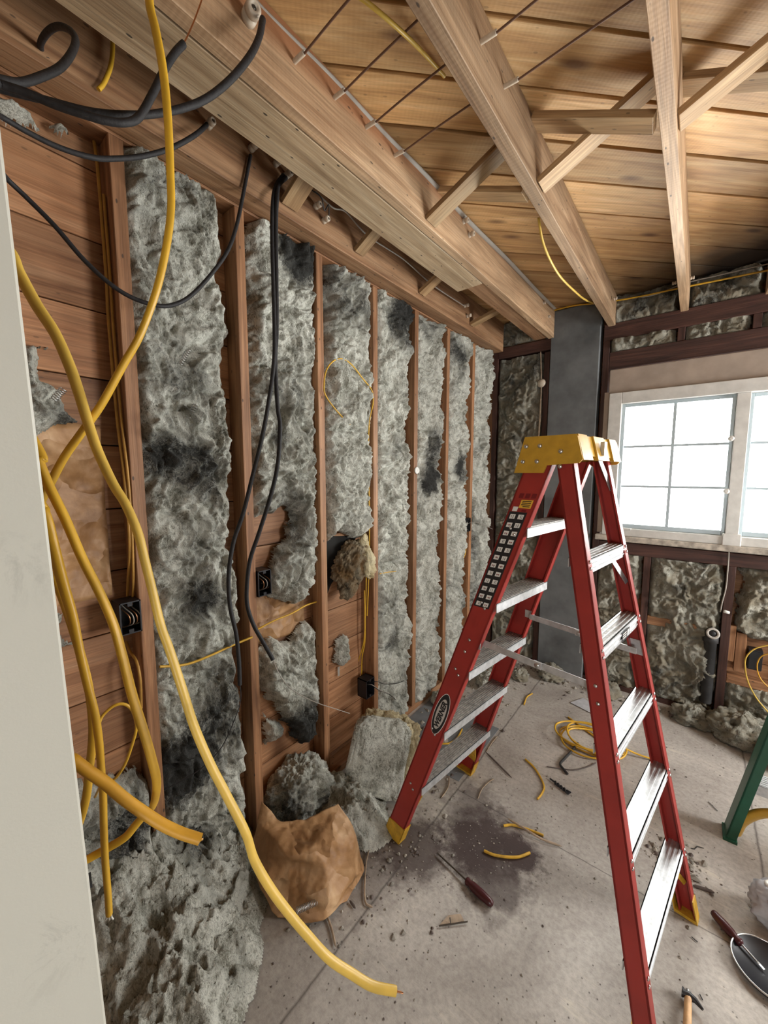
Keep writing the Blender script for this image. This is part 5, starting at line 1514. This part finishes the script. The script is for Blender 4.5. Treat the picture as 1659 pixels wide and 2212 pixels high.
for k in range(4):
    webquad(b, 0.44 + .08 * (k == 0), 0.80, ZS1 + .018 + .006 * k, ZS1 + .021 + .006 * k, .0012, .0014, 0)
webquad(b, 0.54, 0.72, ZS1 + .002, ZS1 + .009, .0005, .0012, 4)
for k in range(3):
    webquad(b, 0.22 + .25 * k, 0.40 + .25 * k, ZS1 + .048, ZS1 + .064, .0005, .0011, 4)
M['dark_red'] = plain('dark_red_print', (0.16, 0.006, 0.008), 0.5)
b.build('instruction_sticker', [M['ink'], M['white'], M['red'], M['sticker_yellow'], M['dark_red']], ladder, ).__setitem__('label', 'black strip of small white pictograms')

# oval maker's badge with its lettering
bz0, bz1 = 0.585, 0.775
zc_ = (bz0 + bz1) / 2
axis_dir = (webpt(.5, bz1, 0) - webpt(.5, bz0, 0))
blen = axis_dir.length
axis_dir.normalize()
cdir = LV - axis_dir * LV.dot(axis_dir)
cdir.normalize()
ndir = -LU
ndir = (ndir - axis_dir * ndir.dot(axis_dir) - cdir * ndir.dot(cdir)).normalized()
bc = webpt(.52, zc_, 0)


def oval(b, hl, hwid, o0, o1, mi):
    pts = []
    for i in range(40):
        a = 2 * PI * i / 40
        pts.append(bc + axis_dir * hl * math.cos(a) + cdir * hwid * math.sin(a) + ndir * o0)
    b.prism(pts, ndir * (o1 - o0), mi)


b = MB()
oval(b, .100, .0310, .0004, .0008, 1)
oval(b, .0975, .0285, .0008, .0012, 0)
bdg = b.build('badge', [M['ink'], M['white']], ladder)
bdg['label'] = 'black oval badge reading WERNER'
b = MB()
oval(b, .073, .0205, .0012, .0016, 0)
b.build('badge_panel', M['badge_grey'], bdg)
cu = bpy.data.curves.new('lettering', 'FONT')
cu.body = 'WERNER'
cu.size = 0.030
cu.extrude = 0.0002
cu.align_x = 'CENTER'
cu.align_y = 'CENTER'
cu.offset = 0.0015
cu.space_character = 1.04
to = bpy.data.objects.new('lettering', cu)
COL.objects.link(to)
bpy.context.view_layer.update()
me = bpy.data.meshes.new_from_object(to.evaluated_get(bpy.context.evaluated_depsgraph_get()))
bpy.data.objects.remove(to)
yd = cdir if axis_dir.cross(cdir).dot(ndir) > 0 else -cdir
ys = [v.co.y for v in me.vertices]
ym = (max(ys) + min(ys)) / 2
vs = [axis_dir * v.co.x + yd * (v.co.y - ym) + ndir * (.0019 + v.co.z) + bc for v in me.vertices]
MB().add(vs, [tuple(p.vertices) for p in me.polygons]).build('lettering', M['ink'], bdg)

# ------------------------------------------------------------------ green stepladder at the photo edge
gl = empty('stepladder', (1.95, 2.25, 0), 'green stepladder cut off by the right photo edge', 'ladder')
def gr(x0, sgn, y0=2.205, lean=0.19):
    def ring(z, xa, xb, ya, yb):
        dx = sgn * lean * z
        return [(xa + dx, ya + .06 * z, z), (xb + dx, ya + .06 * z, z), (xb + dx, yb + .06 * z, z), (xa + dx, yb + .06 * z, z)]
    b = MB()
    for (xa, xb, ya, yb) in ((x0, x0 + sgn * .006, y0, y0 + .09), (x0, x0 + sgn * .036, y0, y0 + .006), (x0, x0 + sgn * .036, y0 + .084, y0 + .09)):
        b.hexa(ring(0.004, xa, xb, ya, yb), ring(1.6, xa, xb, ya, yb))
    return b.build('rail', M['green'], gl)


gr(1.634, 1)
gr(2.42, -1)
for z in (0.30, 0.60, 0.90, 1.2):
    b = MB()
    xa, xb = 1.64 + .19 * z, 2.414 - .19 * z
    ya = 2.207 + .06 * z
    b.aabb((xa, ya, z - .004), (xb, ya + .09, z)).aabb((xa, ya, z - .045), (xb, ya + .003, z))
    for k in range(6):
        b.aabb((xa, ya + .008 + .014 * k, z), (xb, ya + .013 + .014 * k, z + .002))
    b.build('step', M['alu'], gl)
for (x0, sgn) in ((1.655, 1), (2.40, -1)):
    pts = [(x0 + sgn * .015, 2.25, 0.02), (x0 + sgn * .035, 2.25, 0.09), (x0 + sgn * .09, 2.25, 0.16), (x0 + sgn * .17, 2.25, 0.20), (x0 + sgn * .26, 2.25, 0.235), (x0 + sgn * .30, 2.25, 0.25)]
    MB().tube(spline(pts, 6), 0.032, 12, flat=0.55).build('corner_brace', M['cap'], gl)
    b = MB().aabb((x0 - .022 - .005 if sgn > 0 else x0 - .022, 2.20, 0.0), (x0 + .022, 2.298, 0.012))
    b.build('foot', M['green'], gl)

# ------------------------------------------------------------------ tools and litter on the floor
def screwdriver(a, c, label, handle='tool_red', shaft='rust', hl=0.11, hr=0.015, blade=True, flip=False):
    """handle end at c, tip at a"""
    a, c = Vector(a), Vector(c)
    d = (c - a).normalized()
    L = (c - a).length
    t = empty('screwdriver', (a + c) / 2, label, 'screwdriver')
    MB().lathe([(0.002, 0), (hr * .75, .002), (hr * .9, .008), (hr * .7, .018), (hr, .035), (hr * 1.05, hl * .6), (hr * .9, hl * .88), (hr * .7, hl - .004), (.002, hl)], c - d * hl, d, 8).build('handle', M[handle], t)
    MB().tube([a + d * .012, a + d * .03, c - d * (hl - .004)], [.0025, .0032, .0034], 10).build('shaft', M[shaft], t)
    MB().box(a + d * .008, (.02, .007, .0016), frame(a, c)).build('blade', M[shaft], t)
    return t


p = [(0.659,1.331,0.010),(0.931,1.283,0.016)]
t_ = screwdriver(p[0], p[1], 'screwdriver with dark red handle in the middle of the floor', hl=0.125, hr=0.0165)
p = [(1.707,1.659,0.018),(1.578,1.771,0.020)]
screwdriver(p[0], p[1], 'nut driver with chrome shaft and dark handle near the photo edge', 'tool_red', 'steel', 0.105, 0.015)
mc = [(1.725,1.669,0.000)][0]
t = empty('round_tray', (mc[0], mc[1], 0), 'round black dish with bright rim on the floor', 'dish')
MB().lathe([(0.001, 0), (0.085, 0), (0.098, .012), (0.100, .020), (0.096, .020), (0.09, .012), (0.001, .010)], (mc[0], mc[1], 0.0), (0, 0, 1), 40).build('dish', M['black_plastic'], t)
MB().tube([(mc[0] + .0985 * math.cos(a), mc[1] + .0985 * math.sin(a), .0205) for a in [2 * PI * i / 40 for i in range(41)]], .003, 6, caps=False).build('rim', M['steel'], t)
pc = [(1.756,1.872,0.000)][0]
bag = empty('plastic_bag', pc, 'crumpled grey plastic bag with white rim at the photo edge', 'bag')
lumpy('bag_body', (pc[0] + .02, pc[1], .075), (.085, .07, .08), 171, 'card', None, parent=bag, amp=.8, floor_z=.001, nu=48, nv=36)
MB().tube([(pc[0] + .02 + .05 * math.cos(a), pc[1] + .04 * math.sin(a), .15 + .008 * math.sin(2 * a)) for a in [2 * PI * i / 24 for i in range(25)]], .007, 8, caps=False).build('rim', M['white'], bag)
# hammer
p = [(1.513,1.418,0.020),(1.511,1.244,0.020)]
a, c = Vector(p[0]), Vector(p[1])
d = (c - a).normalized()
hm = empty('hammer', (a + c) / 2, 'hammer with black head and pale wooden handle at the bottom edge', 'hammer')
MB().tube([a, a + d * .06, a + d * .15, c], [.010, .011, .013, .014], 12, flat=.8).build('handle', M['tool_wood'], hm)
sd_ = Vector((0, 0, 1)).cross(d).normalized()
MB().tube([a - sd_ * .016, a - sd_ * .012, a - sd_ * .008, a, a + sd_ * .018, a + sd_ * .036 + d * .012], [.013, .013, .009, .012, .008, .004], 12).build('head', M['black_plastic'], hm)
MB().tube([a - d * .014 - sd_ * .0, a - d * .0], [.008, .011], 10).build('eye_collar', M['steel'], hm)
# drill bit
p = [(0.919,2.068,0.008),(1.021,2.029,0.010)]
a, c = Vector(p[0]), Vector(p[1])
d = (c - a).normalized()
t = empty('drill_bit', (a + c) / 2, 'black spade-tipped drill bit on the floor', 'drill bit')
MB().tube([a, a + d * .03], .0045, 6).build('shank', M['black_plastic'], t)
b = MB()
L = (c - a).length
s1 = d.orthogonal().normalized()
s2 = d.cross(s1)
for ph in (0, PI):
    b.tube([a + d * (.03 + (L - .035) * i / 24) + (s1 * math.cos(i * .55 + ph) + s2 * math.sin(i * .55 + ph)) * .0055 for i in range(25)], .0045, 6)
b.build('flutes', M['black_plastic'], t)
MB().box(c, (.012, .026, .004), frame(a, c)).build('tip', M['black_plastic'], t)

# coil of yellow cable
pts = []
cc_ = Vector((1.03, 2.52, 0))
rr = random.Random(5)
for i in range(0, 12 * 5 + 1):
    a = 2 * PI * i / 12
    r = 0.135 + 0.03 * math.sin(i * .37) + 0.012 * math.sin(i * 1.3)
    pts.append((cc_.x + r * 1.1 * math.cos(a) + .012 * math.sin(i * .21), cc_.y + r * .95 * math.sin(a), 0.007 + 0.0085 * (i // 12) + .003 * math.sin(i * .9)))
pts = [(0.86, 2.70, .006)] + pts + [(1.28, 2.56, .02), (1.40, 2.60, .006)]
cable(pts, 0.0052, 'yellow', 'loose coil of yellow cable on the floor behind the ladder', name='cable_coil', cat='cable', per=4, n=8)
GO = 'cable offcuts on the floor'
cable([(0.766,2.131,0.006),(0.823,2.100,0.006),(0.877,2.045,0.006),(0.910,1.992,0.006),(0.914,1.939,0.006),(0.907,1.893,0.006)], 0.0052, 'yellow', 'curved yellow cable offcut beside the drill bit', name='cable_offcut', cat='offcut', group=GO)
cable([(0.831,1.641,0.006),(0.859,1.668,0.007),(0.906,1.687,0.007),(0.954,1.700,0.006),(0.992,1.707,0.006)], 0.0055, 'foot', 'yellow cable offcut crossed by a splinter above the dark stain', name='cable_offcut', cat='offcut', group=GO)
cable([(0.811,1.471,0.006),(0.849,1.478,0.007),(0.891,1.500,0.007),(0.938,1.538,0.006),(0.970,1.587,0.006)], 0.0055, 'foot', 'yellow cable offcut lying on the dark stain', name='cable_offcut', cat='offcut', group=GO)
cable([(0.327,1.942,0.006),(0.361,1.979,0.006),(0.374,2.048,0.006),(0.358,2.141,0.006)], 0.0052, 'yellow', 'yellow cable offcut seen under the ladder steps', name='cable_offcut', cat='offcut', group=GO)
cable([(0.578,2.658,0.005),(0.562,2.763,0.005),(0.578,2.837,0.005)], 0.005, 'foot', 'short tan cable offcut near the back corner', name='cable_offcut', cat='offcut', group=GO)
cable([(0.971,2.460,0.010),(0.959,2.364,0.010),(0.942,2.276,0.009),(0.933,2.215,0.008),(0.960,2.184,0.008),(0.984,2.163,0.007)], 0.0065, 'pipe', 'bent dark rod on the floor before the cable coil', name='bent_rod', cat='rod')
cable([(0.879,2.150,0.005),(0.941,2.183,0.005),(1.004,2.220,0.005),(1.059,2.295,0.005),(1.088,2.354,0.005)], 0.003, 'darktwig', 'thin dark wire under the bent rod', name='wire_offcut', cat='wire')


def splinter(s, w, mat, label):
    return tag(MB().tube(spline(s, 4), [w * .4] + [w] * (len(spline(s, 4)) - 2) + [w * .3], 6, flat=.6).build('wood_splinter', M[mat]), label, 'splinter', 'splinters on the floor')


splinter([(0.565,2.043,0.005),(0.655,1.997,0.006),(0.754,1.947,0.006)], .0045, 'darktwig', 'reddish splinter behind the far ladder foot')
splinter([(0.682,1.883,0.005),(0.669,1.839,0.006),(0.661,1.770,0.006),(0.671,1.706,0.005)], .0045, 'twig', 'short pale splinter right of the far ladder foot')
splinter([(0.833,1.689,0.008),(0.909,1.678,0.016),(0.991,1.679,0.012),(1.071,1.705,0.006)], .0045, 'twig', 'long splinter lying across a yellow offcut')
splinter([(0.415,1.161,0.006),(0.450,1.100,0.006),(0.535,0.998,0.006),(0.574,0.998,0.006)], .0045, 'twig', 'thin stick right of the kraft paper')
splinter([(0.454,0.872,0.006),(0.501,0.853,0.006),(0.553,0.824,0.006)], .005, 'twig', 'thin stick below the kraft paper')
splinter([(0.482,1.751,0.005),(0.517,1.678,0.006),(0.523,1.591,0.005)], .0045, 'twig', 'splinter under the lowest ladder step')
splinter([(1.524,1.859,0.005),(1.557,1.870,0.005),(1.590,1.878,0.005)], .006, 'darktwig', 'dark stick by the near-side ladder boot')
splinter([(0.563,2.222,0.005),(0.559,2.139,0.005),(0.565,2.043,0.005)], .0045, 'twig', 'pale splinter behind the far ladder rail')
splinter([(0.489,0.961,0.006),(0.526,0.955,0.006)], .005, 'darktwig', 'small chip at the corner of the kraft paper')
splinter([(-0.021,1.852,0.014),(-0.016,1.997,0.014),(-0.018,2.150,0.014),(-0.022,2.338,0.014)], .012, 'twig', 'grey lath leaning along the foot of the left wall')
for (s, lab) in (([(1.515,2.054,0.003),(1.528,2.058,0.003),(1.538,2.082,0.003),(1.560,2.089,0.003)], 'small bent black wire right of the ladder'), ([(1.582,2.416,0.003),(1.616,2.375,0.003)], 'small straight black wire near the green ladder'),
                 ([(1.521,1.638,0.003),(1.538,1.632,0.003)], 'tiny black wire below the near ladder boot'), ([(1.543,1.460,0.003),(1.550,1.448,0.003)], 'tiny dark wire beside the hammer head')):
    tag(MB().tube(s, .0016, 5).build('wire_offcut', M['ink']), lab, 'wire', 'wire bits on the floor')
ps = [(0.802,1.109,0.003),(0.811,1.155,0.003),(0.845,1.188,0.003),(0.866,1.176,0.003),(0.833,1.138,0.003)]
t = empty('paper_scrap', ps[0], 'pale fan-shaped card scrap with nails below the screwdriver', 'scrap')
MB().prism(ps, (0, 0, .002)).build('card', M['twig'], t)
MB().tube([(0.802,1.103,0.006),(0.878,1.179,0.008)], .0022, 6).build('nail', M['rust'], t)
MB().tube([(0.825,1.142,0.020),(0.834,1.134,0.004)], .0022, 6).build('nail', M['rust'], t)
ps = [(0.829,2.890,0.004),(0.889,3.011,0.004),(0.993,2.937,0.004),(0.996,2.839,0.004)]
tag(MB().prism(ps, (0, 0, .003)).build('paper_sheet', M['card']), 'pale grey sheet on the floor by the back wall', 'paper')
tag(MB().aabb((0.02, 1.75, 0.0), (0.54, 2.30, 0.003)).build('floor_patch', plain('grey_patch', (0.17, 0.18, 0.19), .8, var=.25, vscale=9)), 'flat grey sheet on the floor between the left wall and ladder', 'sheet')

# countless crumbs
rs = np.random.RandomState(4)
b = MB()
cnt = 0
def crumb(x, y, s):
    n = 6
    th = rs.uniform(0, 2 * PI)
    pts = []
    for k in range(n):
        a = th + 2 * PI * k / n
        r = s * rs.uniform(.6, 1.2)
        pts.append((x + r * math.cos(a), y + r * math.sin(a), .0004 + s * .25))
    top = (x, y, s * rs.uniform(.7, 1.2))
    bot = (x, y, 0.0003)
    b.add(pts + [top, bot], [(k, (k + 1) % n, n) for k in range(n)] + [((k + 1) % n, k, n + 1) for k in range(n)], 0 if rs.rand() < .72 else 1, False)
for i in range(2600):
    u = rs.rand()
    if u < .30:
        x, y = rs.uniform(0.3, 2.3), rs.uniform(.6, 3.2)
        s = rs.gamma(1.4, .0014) + .0008
    elif u < .40:
        x, y = rs.normal(.72, .18), rs.normal(1.48, .16)
        s = rs.gamma(1.2, .0011) + .0007
    elif u < .64:
        x, y = rs.uniform(0.05, .5), rs.uniform(1.6, 3.1)
        s = rs.gamma(1.6, .003) + .001
    elif u < .80:
        x, y = rs.uniform(0.1, 2.3), 3.25 - abs(rs.normal(0, .10))
        s = rs.gamma(2, .0042) + .001
    elif u < .90:
        x, y = rs.normal(1.46, .05), rs.normal(1.95, .05)
        s = rs.gamma(1.5, .003) + .001
    else:
        x, y = rs.normal(.5, .12), rs.normal(1.2, .25)
        s = rs.gamma(1.5, .0022) + .001
    crumb(x, y, min(s, .025))
tag(b.build('debris', [M['crumb'], M['darktwig']]), 'scattered crumbs of insulation, wood and dirt on the floor', 'debris', kind='stuff')
